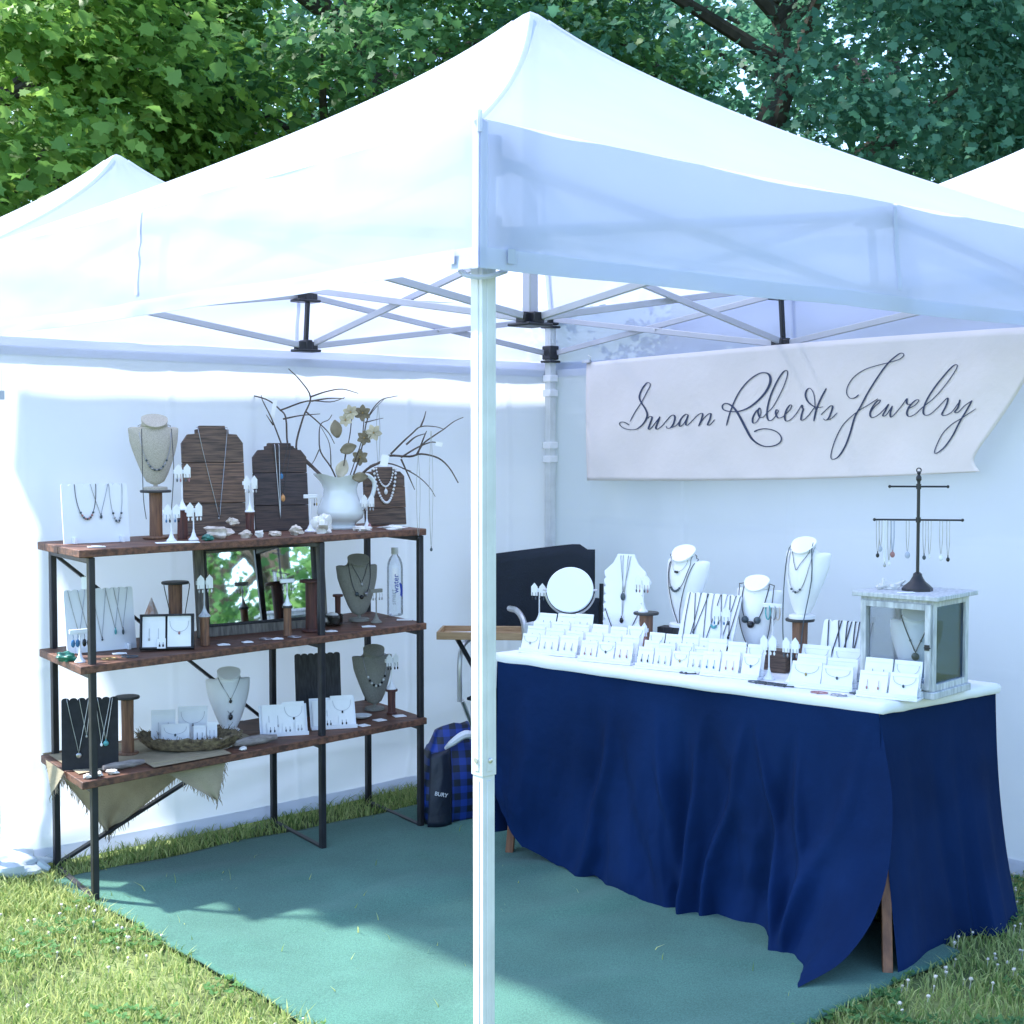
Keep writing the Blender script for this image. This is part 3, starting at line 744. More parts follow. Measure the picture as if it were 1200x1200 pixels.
def tray(loc, rz, W, rows, per, label, what, m='acrylic', dz=.018, dy=.042, cw=None, ch=.062, group='stepped card trays'):
    t = thing('card_tray', label, 'card tray', tuple(loc), rz, group)
    b = MB(); D = dy*rows+.02
    b.box((0, D/2, .004), (W, D, .008))
    for i in range(rows):
        z = .008+i*dz
        if i: b.box((0, D/2+i*dy/2, z-dz/2), (W-.004, D-i*dy-.002, dz-.001))
        b.box((0, i*dy+.004, z+.006), (W-.002, .003, .012))
    b.build('stepped_base', m, t, bevel=.0015)
    w = cw or (W/per*.92)
    for i in range(rows):
        for j in range(per):
            x = -W/2+W/per*(j+.5)+random.uniform(-.003, .003); y = i*dy+.010; z = .0085+i*dz
            st = random.choice(STY); p = rot_pt(loc, rz, (x, y, z)); hh = ch*(1.0 if i < rows-1 else 1.15)
            wd = {'silver': 'silver', 'slate': 'grey-green', 'blue': 'blue', 'onyx': 'black', 'turq': 'turquoise', 'rose': 'rose', 'orange': 'amber', 'gold': 'gold', 'pearl': 'pearl'}[st[1:]]
            rowname = 'single' if rows == 1 else ('front' if i == 0 else ('back' if i == rows-1 else 'middle'))
            colname = ['left', 'right'][j] if per == 2 else (['left', 'centre', 'right'][j] if per == 3 else ['far left', 'centre left', 'centre right', 'far right'][j])
            rn = rowname if not (rowname == 'middle' and rows > 3) else ['', 'second', 'third', 'fourth'][i]
            kind = ('%s stone necklace' % wd) if st[0] == 'n' else ('%s drop earrings' % wd)
            card(p, rz+random.uniform(-.05, .05), w, hh, 'white card with %s, %s of %s row on %s' % (kind, colname, rn, what), st, 'white jewelry cards in trays')
    return t
STY = ['esilver', 'eslate', 'eblue', 'esilver', 'eonyx', 'nsilver', 'nslate', 'nblue', 'esilver', 'ngold', 'erose']

# ------------------------------------------------------------------ shelving unit
SFL = Vector((-1.509, 5.122, 0)); SFR = Vector((-.395, 6.135, 0)); SB = Vector((-.267, .406, 0)); SA = SFR-SFL
RZS = math.atan2(SA.y, SA.x)
SZ = {'top': (1.291, 1.305), 'mid': (.876, .900), 'low': (.462, .490)}
def sh(px, v, lv):
    z0, z1 = SZ[lv]; u = .5
    for _ in range(4): u = px_on_line(px, SFL+v*SB+Vector((0, 0, z0+(z1-z0)*u)), SA)
    return SFL+v*SB+u*SA+Vector((0, 0, z0+(z1-z0)*u+.001))
def kk(P): return depth(P)/CF
rack = thing('shelving_unit', 'black steel frame shelving unit with three reddish-brown wooden boards', 'shelf', tuple(SFL), 0)
def rp(u, v, z): p = SA*u+SB*v; return Vector((p.x, p.y, z))
up_ = {0: .0, .66: .5, 1: 1}
for u in (0, .66, 1):
    for v in (0, 1):
        b = MB(); z1 = SZ['top'][0]+(SZ['top'][1]-SZ['top'][0])*u-.030
        b.bar(rp(u, v, .0), rp(u, v, z1), .024, .024, up=SA); b.build('leg', 'steel', rack, bevel=.003)
    b = MB(); b.bar(rp(u, .03, .014), rp(u, .97, .014), .022, .022); b.build('floor_bar', 'steel', rack, bevel=.003)
    for lv in SZ:
        z = SZ[lv][0]+(SZ[lv][1]-SZ[lv][0])*u-.042
        b = MB(); b.bar(rp(u, .025, z), rp(u, .975, z), .022, .022); b.build('cross_bar', 'steel', rack, bevel=.003)
for lv in SZ:
    z0, z1 = SZ[lv]
    b = MB()
    def top(u, v, dz): return rp(u, v, z0+(z1-z0)*u+dz)
    ee = .035
    # two planks per shelf, slightly uneven edges
    for (va, vb) in ((-.06, .49), (.495, 1.05)):
        pl = MB(); n = 24; rr = []
        for i in range(n+1):
            u = -ee+(1.012+ee)*i/n; e0 = .008*nz(u*6, va*3, ord(lv[0])); e1 = .008*nz(u*6, vb*5, ord(lv[0])+3); s = .004*nz(u*3, va, 4+ord(lv[0]))
            rr.append([tuple(top(u, va+e0, -.028+s)), tuple(top(u, va+e0, 0)), tuple(top(u, vb+e1, 0)), tuple(top(u, vb+e1, -.028+s))])
        pl.rings(rr); pl.build('shelf_board', 'shelf_wood', rack, bevel=.003, sharp=50)
b = MB(); b.bar(rp(.0, 1.04, 1.25), rp(.66, 1.04, .44), .012, .030, up=SB); b.build('diagonal_brace', 'steel', rack, bevel=.002)
b = MB(); b.bar(rp(.0, 1.04, .02), rp(.66, 1.04, .43), .012, .030, up=SB); b.build('diagonal_brace', 'steel', rack, bevel=.002)
RZ = R(38)      # display pieces on the shelves face the open right front
RZc = R(24)

# --- top shelf
def px2(P, n): return kk(P)*n
p = sh(114, .55, 'top'); k = kk(p); W_, H_ = 80*k, 70*k
T, P = nboard(p, RZ, W_, H_, 'acrylic', 'white scalloped necklace board at the left end of the top shelf', .12, 9)
board_neck(T, P, RZ, W_, H_, -.30*W_, .02*W_, -.1*W_, .40*H_, 'grey chain with dark beads, leftmost on the white top-shelf board', 'dark_chain', None, u=True, r=.0013, beads=(9, .3, .7, .0045, ['slate', 'rose']))
board_neck(T, P, RZ, W_, H_, -.06*W_, .20*W_, .07*W_, .46*H_, 'thin silver V chain with pale stone, middle of the white top-shelf board', 'silver', (.0055, 'slate'))
board_neck(T, P, RZ, W_, H_, .22*W_, .42*W_, .32*W_, .34*H_, 'silver chain with a cluster of dark drops, right on the white top-shelf board', 'silver', None, u=True, beads=(7, .28, .72, .0045, ['slate', 'silver']))
p = sh(183, .62, 'top'); k = kk(p)
spool(p, RZc, 57*k, 7.5*k, 18*k, 'tall pale wooden spool carrying the beige linen bust on the top shelf', 'spool')
q = p+Vector((0, 0, 57*k)); H_ = 83*k
T, F = bust(q, RZc, H_, 'linen', 'beige linen bust raised on a tall spool at top left', .08)
bust_neck(T, F, RZc, .22, .80, .20, 'beaded U necklace of small grey stones on the raised beige linen bust', 'silver', 'u', nbeads=(11, .28, .72, .0045, ['slate', 'silver']))
nl = [(-.21*H_, -.045, .86*H_), (-.215*H_, -.06, .35*H_), (-.205*H_, -.06, -.12*H_), (-.17*H_, -.06, -.40*H_)]; nr = [(.17*H_, -.06, -.36*H_), (.20*H_, -.06, 0), (.215*H_, -.06, .35*H_), (.20*H_, -.045, .86*H_)]
necklace(q, RZc, nl+[(-.05*H_, .06, .99*H_)][:0], 'long dark cord hanging down the left of the raised linen bust', 'dark_chain', .0016)
necklace(q, RZc, nr, 'long dark cord hanging down the right of the raised linen bust', 'dark_chain', .0016)
p = sh(214, .42, 'top'); k = kk(p)
spool(p, RZ, 34*k, 6*k, 6.8*k, 'dark wooden block spool under the tall earring stand beside the big plank', 'spool_dark', 'spool_dark')
tstand(p+Vector((0, 0, 34*k)), RZ, 48*k, 20*k, 'white T-bar earring stand on the dark spool left of the big plank bust', ['slate', 'rose'], 'tiny dark drop earring on the stand left of the big plank bust')
p = sh(201, .22, 'top'); tstand(p, RZ, 37*k, 20*k, 'white T-bar earring stand at the shelf front below the linen bust', ['blue', 'onyx'], 'tiny blue-black drop earring on the front stand below the linen bust')
p = sh(227, .20, 'top'); tstand(p, RZ, 38*k, 20*k, 'white T-bar earring stand in front of the big plank bust', ['pearl'], 'tiny pearl earring on the stand in front of the big plank bust')

def plankbust(loc, rz, W, H, m, label, lean=.10):
    t = thing('plank_bust', label, 'necklace board', tuple(loc), rz, 'wooden plank busts on the top shelf')
    n = .30; X = Matrix.Rotation(-lean, 4, 'X')
    out = [(-.5, 0), (.5, 0), (.5, .84), (.40, .92), (.27, .925), (.27, .965), (.22, .968), (.21, 1), (-.21, 1), (-.22, .968), (-.27, .965), (-.27, .925), (-.40, .92), (-.5, .84)]
    hs = [0, .29, .66, 1.0]
    # three stacked planks with hairline joints between them
    def clip(z0, z1):
        L = []
        m_ = len(out)
        pts = [(x*W, z*H) for x, z in out]
        def cut(poly, zc, keep_above):
            r = []
            for i in range(len(poly)):
                a, b = poly[i], poly[(i+1) % len(poly)]
                ia = (a[1] >= zc) == keep_above or a[1] == zc; ib = (b[1] >= zc) == keep_above or b[1] == zc
                if ia: r.append(a)
                if ia != ib:
                    q = (zc-a[1])/(b[1]-a[1]); r.append((a[0]+(b[0]-a[0])*q, zc))
            return r
        return cut(cut(pts, z0*H, True), z1*H, False)
    for i in range(3):
        b = MB(); e = .0012
        off = (.0, .0025, .001)[i]
        b.prism(clip(hs[i]+(.002 if i else 0), hs[i+1]-(.002 if i < 2 else -.001)), -.009-off, .009, X); b.build('plank', m if i != 1 else M_alt[m], t, bevel=.0015)
    b = MB(); b.prism([(x*W*.96, z*H*.985+.002) for x, z in out], .0095, .014, X); b.build('backing', 'grain_black', t)
    b = MB(); b.bar(X @ Vector((0, .015, H*.6)), (0, H*.30, .003), .03, .008, up=(0, 1, 0)); b.build('back_strut', m, t)
    def P(x, z, o=.016): return tuple(X @ Vector((x, -o, z)))
    return t, P
M_alt = {'plank': wood('warm_barn_plank', (.20, .12, .08), (.06, .04, .032), 7, (1.5, 6, 22)), 'plank_dark': wood('sooty_barn_plank', (.07, .05, .05), (.02, .018, .022), 7, (1.5, 6, 22))}
p = sh(253, .66, 'top'); k = kk(p); W_, H_ = 74*k, 128*k
T, P = plankbust(p, RZ*.8, W_, H_, 'plank', 'tall weathered plank bust, largest on the top shelf')
board_neck(T, P, RZ*.8, W_, H_, -.24*W_, .24*W_, .05*W_, .16*H_, 'long silver V chain with dark beads on the tallest plank bust', 'silver', (.004, 'silver'), r=.0013, beads=(8, .28, .78, .0045, ['slate']))
p = sh(331, .66, 'top'); k = kk(p); W_, H_ = 66*k, 103*k
T, P = plankbust(p, RZ*.8, W_, H_, 'plank_dark', 'dark plank bust between the tallest plank and the white pitcher')
board_neck(T, P, RZ*.8, W_, H_, -.10*W_, -.02*W_, -.05*W_, .14*H_, 'long pale beaded strand down the middle of the dark plank bust', 'silver', None, r=.002)
board_neck(T, P, RZ*.8, W_, H_, -.14*W_, .20*W_, .02*W_, .42*H_, 'cord with an amber drop pendant on the dark plank bust', 'dark_chain', ((.011, .006, .017), 'orange'))
board_neck(T, P, RZ*.8, W_, H_, -.06*W_, .14*W_, .01*W_, .66*H_, 'cord with a square blue stone on the dark plank bust', 'dark_chain', ((.009, .005, .014), 'blue'))
p = sh(452, .62, 'top'); k = kk(p); W_, H_ = 52*k, 68*k
T, P = plankbust(p, RZ*.8, W_, H_, 'plank', 'small dark plank bust with pearls at the right end of the top shelf')
def pearls(T, P, W, H, w, zt, zb, n, s, label):
    pts = []; bd = []
    for i in range(n):
        a = pi*i/(n-1); x = w*math.cos(a)*(1-.15*math.sin(a)); z = zt+(zb-zt)*math.sin(a); pts.append(P(x, z, .017)); bd.append((P(x, z, .018), s, 'pearl'))
    return T, pts, bd
_, pts, bd = pearls(T, P, W_, H_, .27*W_, .96*H_, .38*H_, 25, .0062, '')
necklace(T.location, RZ*.8, pts, 'longer string of white pearls on the small plank bust', 'silver', .001, None, bd)
_, pts, bd = pearls(T, P, W_, H_, .21*W_, .97*H_, .66*H_, 19, .0045, '')
necklace(T.location, RZ*.8, pts, 'shorter string of pearls with an oval drop on the small plank bust', 'silver', .001, [(P(0, .57*H_, .018), (.009, .006, .013), 'pearl')], bd)
p = sh(293, .40, 'top'); k = kk(p)
spool(p, RZ, 27*k, 5*k, 5.6*k, 'dark spool riser between the two taller plank busts', 'spool_dark', 'spool_dark')
tstand(p+Vector((0, 0, 27*k)), RZ, 37*k, 18*k, 'white T-bar earring stand between the two taller plank busts', ['pearl', 'silver'], 'tiny pearl drop earring on the stand between the two taller plank busts')
p = sh(364, .35, 'top'); tstand(p, RZ, 46*k, 18*k, 'bare grey T-bar earring stand left of the white pitcher', ['onyx', 'gold'], 'small dark drop earring on the stand left of the white pitcher', cards=False, pos=[.2, .38])
p = sh(430, .30, 'top'); tstand(p, RZ, 37*k, 19*k, 'white T-bar earring stand between pitcher and pearl bust', ['silver'], 'tiny silver earring on the stand right of the white pitcher')

# white pitcher with handle, scalloped lip
p = sh(399, .52, 'top'); k = kk(p); Hp = 62*k
pit = thing('pitcher', 'white glazed ironstone pitcher holding the dried branches', 'pitcher', tuple(p), R(20))
prof = [(.26, 0), (.34, 0), (.35, .03), (.28, .07), (.33, .12), (.44, .20), (.47, .30), (.45, .40), (.39, .52), (.34, .64), (.325, .74), (.35, .84), (.41, .93), (.46, 1.0)]
b = MB(); rr = []
def prg(r, z, i=1):
    L = []
    for a in range(40):
        t = 2*pi*a/40; q = r*Hp; s = max(0, (z-.7)/.3); lip = 1+s*(.05*math.cos(5*t)+.22*max(0, math.cos(t+pi))**6)
        L.append((q*lip*math.cos(t)*.95, q*lip*math.sin(t)*.9, Hp*(z+s*(.05*max(0, math.cos(t+pi))**6+.025*math.cos(5*t)))))
    return L
for r, z in prof: rr.append(prg(r, z))
for r, z in [(.43, .985), (.36, .90), (.30, .74), (.32, .62)]: rr.append(prg(r, z))
b.rings(rr); b.build('jug_body', 'ceramic', pit, sharp=60)
b = MB(); b.tube(cr([(.36*Hp, 0, .90*Hp), (.52*Hp, 0, 1.0*Hp), (.66*Hp, 0, .86*Hp), (.62*Hp, 0, .62*Hp), (.48*Hp, 0, .42*Hp), (.40*Hp, 0, .40*Hp)], 6), .042*Hp, 10); b.build('handle', 'ceramic', pit)
# branches: pixel traces at the pitcher's distance, each given its own depth
PY = p.y
def tw(pts, y0, y1):
    n = len(pts); return [at_y(a, c, y0+(y1-y0)*i/max(1, n-1)) for i, (a, c) in enumerate(pts)]
def branch(label, runs, dy, r0=.0042):
    r0 *= 1.35
    b0 = tw(runs[0], PY, PY+dy); t = thing('dried_branch', label, 'branch', tuple(b0[0]), 0, 'dried branches standing in the pitcher')
    for j, rn in enumerate(runs):
        if j == 0: P_ = b0
        else:
            # start on the parent stem: nearest by picture height
            f = min(1, max(0, (runs[0][0][1]-rn[0][1])/(runs[0][0][1]-min(q[1] for q in runs[0])+1e-6))); P_ = tw(rn, PY+dy*f, PY+dy*f+random.uniform(-.09, .09))
        c = cr(P_, 4); n = len(c); r1 = r0 if j == 0 else r0*.68
        m = MB(); m.tube([q-b0[0] for q in c], [r1*(1-.62*i/(n-1)) for i in range(n)], 6); m.build('stem' if j == 0 else 'side_twig', 'twig', t)
    return t
branch('long dried branch reaching up over the dark plank, arching left', [[(392, 572), (368, 548), (345, 526), (337, 520), (335, 490), (328, 480), (312, 468), (285, 462), (263, 464)], [(328, 481), (360, 470), (387, 471), (404, 466)], [(332, 491), (352, 487), (375, 485)], [(330, 521), (318, 490), (308, 470), (306, 463)], [(320, 498), (312, 486)]], .08)
branch('upright dried branch with a forked tip above the dark plank', [[(384, 565), (358, 540), (347, 524), (355, 490), (364, 466), (352, 446), (338, 432)], [(364, 465), (382, 459), (401, 456), (420, 461)], [(365, 470), (384, 467), (403, 467)], [(358, 482), (372, 494), (385, 507), (392, 520)]], -.06)
branch('thin dried branch leaning left of the gold flowers', [[(398, 570), (388, 548), (376, 530), (374, 512), (376, 497), (385, 492), (389, 486)], [(388, 547), (386, 520), (376, 500)], [(374, 527), (368, 540), (362, 548)]], .05, .003)
branch('dried branch running left behind the plank busts', [[(388, 568), (370, 552), (345, 534), (318, 534), (287, 534)], [(318, 533), (305, 531), (303, 522)], [(296, 534), (298, 546)]], .10, .003)
branch('dried branch with pale twigs rising behind the gold flowers', [[(410, 568), (420, 540), (425, 520), (431, 490), (445, 470), (460, 465), (466, 464)], [(430, 491), (440, 478), (452, 466)], [(428, 495), (440, 492), (449, 490)]], .09, .003)
branch('thick dried branch sweeping right with many forks', [[(414, 568), (430, 550), (447, 541), (456, 534), (480, 535), (494, 532), (514, 537), (527, 549), (537, 566)], [(458, 532), (472, 518), (483, 508), (493, 500), (510, 500), (520, 503)], [(493, 500), (497, 490), (499, 482)], [(488, 533), (496, 520), (508, 511), (520, 503), (532, 494), (543, 489)], [(470, 536), (490, 524), (507, 518), (517, 522)], [(489, 533), (497, 512), (500, 505)], [(476, 521), (487, 512), (499, 508)], [(470, 538), (479, 558), (486, 574)]], -.08, .0048)
branch('low dried branch drooping right above the pearl bust', [[(420, 566), (434, 546), (455, 543), (475, 550), (492, 560), (504, 572), (510, 582)], [(472, 549), (482, 552)]], .03, .003)
def flower_stem(label, pts, dy, blooms):
    P_ = tw(pts, PY, PY+dy); t = thing('dried_flower', label, 'dried flower', tuple(P_[0]), 0, 'dried flower stems in the pitcher')
    m = MB(); m.tube([q-P_[0] for q in cr(P_, 5)], .0024, 6); m.build('stem', 'twig', t)
    for (px, py, s, mt, leaf) in blooms:
        c = at_y(px, py, PY+dy-.01)-P_[0]; s = s*k; a0 = random.random()*6
        n = 1 if leaf else 6
        f = MB()
        for j in range(n):
            an = (a0+2*pi*j/n) if not leaf else leaf
            d = Vector((math.cos(an), -.35 if not leaf else -.15, math.sin(an))); sd_ = Vector((-math.sin(an), 0, math.cos(an))); L = s*(1 if not leaf else 1.5); wd = s*(.34 if not leaf else .5)
            def pf(u, v, d=d, sd_=sd_, L=L, wd=wd, c=c):
                w_ = math.sin(pi*min(1, v*.93+.05))**.8; q = c+d*L*v+sd_*wd*(u-.5)*2*w_+Vector((0, 1, 0))*(.25*L*v*v-.2*wd*(abs(2*u-1))); return tuple(q)
            f.grid(pf, 4, 6)
        f.build('petal_whorl' if not leaf else 'leaf', mt, t, solid=.0012)
        if not leaf:
            e = MB(); e.ell(tuple(c+Vector((0, -.006, 0))), .0045, 8, 6); e.build('flower_centre', 'gold', t)
flower_stem('dried stem topped with cream star flowers above the pitcher', [(400, 570), (404, 540), (410, 510), (412, 490)], -.03, [(411, 483, 9, 'petal', 0), (405, 492, 8, 'petal', 0), (396, 513, 14, 'petal_dark', 1.75), (397, 560, 15, 'petal', 1.2)])
flower_stem('dried stem with dark and cream star flowers on the right', [(406, 570), (416, 540), (424, 515), (427, 487)], .03, [(425, 484, 10, 'petal_dark', 0), (427, 513, 9, 'petal_dark', 0), (438, 507, 10, 'petal', 0), (422, 536, 10, 'petal_dark', 0)])
flower_stem('short dried stem with broad bronze leaves at the pitcher lip', [(399, 572), (402, 552), (405, 530)], -.06, [(399, 529, 13, 'petal_dark', .35), (413, 560, 12, 'petal_dark', .1)])
def hanging(px, y0, y1, dyy, label, m, pm, s, loop=True, name='necklace'):
    a = at_y(px, y0, PY+dyy); L = (y1-y0)*k; w = .008
    pts = [(0, 0, 0), (-w, 0, -L*.4), (-w*.6, 0, -L*.8), (0, 0, -L), (w*.6, 0, -L*.8), (w, 0, -L*.4), (.001, 0, 0)]
    necklace(a, 0, pts, label, m, .0011, [((0, 0, -L-s*1.2), s, pm)])
hanging(505, 505, 640, -.085, 'fine chain with a grey drop hanging from the right branch tip', 'silver', 'slate', .006)
hanging(490, 533, 628, -.10, 'short fine chain with dark beads hanging past the shelf end', 'silver', 'onyx', .004)
hanging(443, 474, 545, .05, 'fine silver chain hanging from the branch above the small plank', 'silver', 'pearl', .003)
hanging(293, 463, 570, .07, 'fine silver chain hanging from the far left branch', 'silver', 'pearl', .003)
def price_tag(px, py, dyy, label, w=8, h=12, tilt=.2, y=None):
    a = at_y(px, py, (y or PY)+dyy); b = MB(); X = Matrix.Rotation(tilt, 4, 'Y'); b.box((0, 0, -h*k/2), (w*k, .0012, h*k), X); b.tube([(0, 0, 0), (.001, 0, .012)], .0008, 5)
    o = b.build('price_tag', 'card'); o.location = a; tag(o, label, 'price tag', 'paper price tags')
price_tag(323, 468, .02, 'white paper tag hanging high on the branch above the dark plank', 5, 22)
price_tag(390, 494, .05, 'white paper tag on the branch left of the gold flowers', 6, 14)
price_tag(452, 533, -.08, 'white paper tag where the thick right branch forks', 9, 13)
price_tag(515, 518, -.08, 'tiny white paper tag near the right branch tip', 8, 5)

def stone(px, v, lv, size, m, label, name='shell', cat='shell', rough=.7, group='shells and stones along the shelves', lift=None):
    p = sh(px, v, lv); k_ = kk(p); r = tuple(q*k_/2 for q in size); b = MB(); b.ell((0, 0, r[2]*.92), r, 16, 10, rough=rough); o = b.build(name, m); o.location = p; o.rotation_euler = (0, 0, random.uniform(-.3, .6)); tag(o, label, cat, group); return o
stone(256, .20, 'top', (34, 20, 15), 'shell', 'rough pale coral lump in front of the tallest plank', 'coral', 'coral')
stone(273, .30, 'top', (13, 10, 9), 'shell', 'small peach shell on top of the coral lump').location.z += 13*k
stone(243, .08, 'top', (14, 10, 8), 'green', 'dark green pebble at the shelf edge by the coral lump', 'stone', 'stone')
stone(288, .14, 'top', (14, 10, 9), 'shell', 'ridged tan shell between the coral and the dark plank')
stone(304, .10, 'top', (10, 8, 8), 'shell_white', 'tiny white shell at the foot of the dark plank, leftmost')
stone(322, .10, 'top', (14, 9, 6), 'shell', 'small tan shell at the foot of the dark plank, middle')
stone(347, .10, 'top', (15, 11, 11), 'shell', 'oval cream cowrie shell at the foot of the dark plank, rightmost')
stone(378, .12, 'top', (22, 16, 22), 'shell_white', 'large white whelk shell in front of the pitcher', rough=.9)
stone(425, .10, 'top', (20, 12, 6), 'shell_white', 'flat white shell right of the pitcher foot')
stone(460, .06, 'top', (30, 10, 5), 'shell_white', 'long flat white shell in front of the small plank')
b = MB(); pc = sh(433, .14, 'top'); b.lathe([(.012, 0), (.010, .012), (.005, .024), (.0005, .032)], 8); o = b.build('crystal_cone', 'rose'); o.location = pc; tag(o, 'little pink crystal cone beside the pearl plank', 'crystal')
def flat_card(px, v, lv, w, d, label, m='card', rz=.4):
    p = sh(px, v, lv); k_ = kk(p); b = MB(); b.box((0, 0, .0022), (w*k_, d*k_*2.4, .003)); b.tube([(-.3*w*k_, 0, .005), (0, .004, .006), (.3*w*k_, -.003, .005)], .0012, 5); o = b.build('jewelry_card', m, bevel=.0006); o.location = p; o.rotation_euler = (0, 0, rz); tag(o, label, 'jewelry card', 'white cards lying flat')
flat_card(113, .10, 'top', 20, 5, 'small white card lying flat at the left end of the top shelf')
flat_card(208, .03, 'top', 50, 6, 'long white card lying flat at the front of the top shelf')

# --- middle shelf
p = sh(120, .55, 'mid'); k = kk(p); W_, H_ = 84*k, 74*k
T, P = nboard(p, RZ, W_, H_, 'acrylic', 'white scalloped necklace board at the left end of the middle shelf', .15, 9)
for x0, x1, xb, zb, mm, pn, lb in ((-.44, -.20, -.32, .28, 'silver', (.004, 'silver'), 'leftmost silver V chain on the white middle-shelf board'), (-.30, -.06, -.18, .25, 'silver', (.004, 'pearl'), 'second silver V chain on the white middle-shelf board'), (-.10, .10, 0, .2, 'silver', (.004, 'slate'), 'silver V chain behind the front leg on the white middle-shelf board'), (.10, .30, .20, .34, 'silver', ((.005, .004, .011), 'turq'), 'chain with a turquoise bar pendant on the white middle-shelf board'), (.22, .42, .31, .33, 'silver', ((.005, .004, .011), 'slate'), 'chain with a dark bar pendant on the white middle-shelf board')):
    board_neck(T, P, RZ, W_, H_, x0*W_, x1*W_, xb*W_, zb*H_, lb, mm, pn)
p = sh(94, .15, 'mid'); tstand(p, RZ, 38*k, 24*k, 'grey T-bar earring stand with large blue and black ovals', ['blue', 'blue', 'onyx', 'onyx'], 'large oval stone earring on the grey stand by the green rock', cards=False, esz=.011)
stone(77, .30, 'mid', (20, 16, 11), 'green', 'polished green malachite rock at the left end of the middle shelf', 'stone', 'stone')
price_tag(99, 676, 0, 'white swing tag hanging under the top shelf by the brace', 7, 14, 0, y=5.3)
p = sh(178, .80, 'mid'); kq = kk(p)
cry = MB(); cry.lathe([(.9, 0), (1, .3), (.95, .62), (.05, 1.25)], 7); cry.v = [(x*11*kq, y*11*kq, z*40*kq) for x, y, z in cry.v]
o = cry.build('quartz_point', mat('orange_tipped_quartz', (.62, .60, .58), .25, col2=(.5, .2, .08), scale=22), sharp=20); o.location = p; tag(o, 'orange and white quartz point behind the grey card box', 'crystal')
# card box (dark grey shadow box with cards)
p = sh(196, .22, 'mid'); kq = kk(p)
bx = thing('display_box', 'dark grey open box lid leaning back with white jewelry cards inside', 'display box', tuple(p), R(10))
X = Matrix.Rotation(-.28, 4, 'X'); b = MB(); b.box((0, 0, 20*kq), (60*kq, .006, 40*kq), X)
b.build('back_panel', 'grain_black', bx)
b = MB(); b.box((-30*kq, -.014, 20*kq), (.006, .034, 40*kq), X); b.box((30*kq, -.014, 20*kq), (.006, .034, 40*kq), X); b.box((0, -.014, 40*kq), (62*kq, .034, .006), X); b.box((0, -.014, .004), (62*kq, .034, .006), X)
b.build('rim', 'grain_black', bx)
for i, (dx, z0, w, h, st) in enumerate(((-15, 0, 26, 36, 'esilver'), (14, 0, 27, 36, 'nrose'), (-6, 0, 10, 12, 'eonyx'))):
    pp = rot_pt(p, R(10), (dx*kq, -.022-.012*(i == 2), .010)); card(pp, R(10), w*kq, h*kq, ['large white earring card at the left in the dark grey box', 'large white necklace card at the right in the dark grey box', 'little earring card propped in front inside the dark grey box'][i], st, 'cards in the dark grey box')
p = sh(206, .70, 'mid'); kq = kk(p)
spool(p, RZc, 68*kq, 8*kq, 16*kq, 'tall brown spool draped with a dark cord on the middle shelf', 'spool')
necklace(p, RZc, [(-14*kq, -.03, 67*kq), (-14.5*kq, -.035, 62*kq), (-9*kq, -.035, 36*kq), (-7*kq, -.03, 20*kq)], 'dark cord hanging down the left side of the tall brown spool', 'dark_chain', .0018)
necklace(p, RZc, [(14*kq, -.03, 67*kq), (14.5*kq, -.035, 62*kq), (10*kq, -.035, 36*kq), (8*kq, -.03, 20*kq)], 'dark cord hanging down the right side of the tall brown spool', 'dark_chain', .0018)
p = sh(240, .20, 'mid'); spool(p, RZ, 33*kq, 5.2*kq, 6*kq, 'short brown spool at the left foot of the framed mirror', 'spool', 'spool')
tstand(p+Vector((0, 0, 33*kq)), RZ, 42*kq, 20*kq, 'two-tier white earring stand at the left edge of the framed mirror', ['silver', 'pearl'], 'tiny pale earring on the two-tier stand by the mirror', m='lantern')
# framed mirror leaning against the back
p0 = sh(232, .62, 'mid'); p1 = sh(374, .62, 'mid'); Wm = (p1-p0).length; kq = kk(p0); Hm = .40; rzm = R(36)
mr = thing('framed_mirror', 'weathered wood framed mirror leaning on the middle shelf, reflecting trees', 'mirror', tuple(p0), rzm)
X = Matrix.Rotation(-.11, 4, 'X'); fw = .040
for (c, d, nm) in (((Wm/2, 0, fw/2), (Wm-2*fw-.001, .022, fw), 'frame_rail'), ((Wm/2, 0, Hm-fw/2), (Wm-2*fw-.001, .022, fw), 'frame_rail'), ((fw/2, 0, Hm/2), (fw, .024, Hm), 'frame_stile'), ((Wm-fw/2, 0, Hm/2), (fw, .024, Hm), 'frame_stile')):
    b = MB(); b.box(c, d, X); b.build(nm, 'grey_wood', mr, bevel=.003)
for (c, d) in (((Wm/2, -.003, fw+.006), (Wm-2*fw-.002, .018, .011)), ((Wm/2, -.003, Hm-fw-.006), (Wm-2*fw-.002, .018, .011)), ((fw+.006, -.003, Hm/2), (.011, .018, Hm-2*fw-.026)), ((Wm-fw-.006, -.003, Hm/2), (.011, .018, Hm-2*fw-.026))):
    b = MB(); b.box(c, d, X); b.build('inner_bead', 'grain_black', mr, bevel=.002)
b = MB(); b.box((Wm/2, .004, Hm/2), (Wm-2*fw+.01, .004, Hm-2*fw+.01), X); b.build('mirror_pane', 'mirror', mr)
p = sh(337, .16, 'mid'); kq = kk(p); spool(p, RZ, 36*kq, 4.6*kq, 6*kq, 'slim red-brown spool standing before the mirror', 'spool')
tstand(p+Vector((0, 0, 36*kq)), RZ, 32*kq, 18*kq, 'small pale earring stand on the slim spool before the mirror', ['silver'], 'tiny silver earring on the stand before the mirror', cards=False)
p = sh(365, .24, 'mid'); spool(p, RZ, 62*kq, 7*kq, 14*kq, 'tall dark red spool with wide flanges at the right of the mirror', 'spool_dark', 'spool_dark')
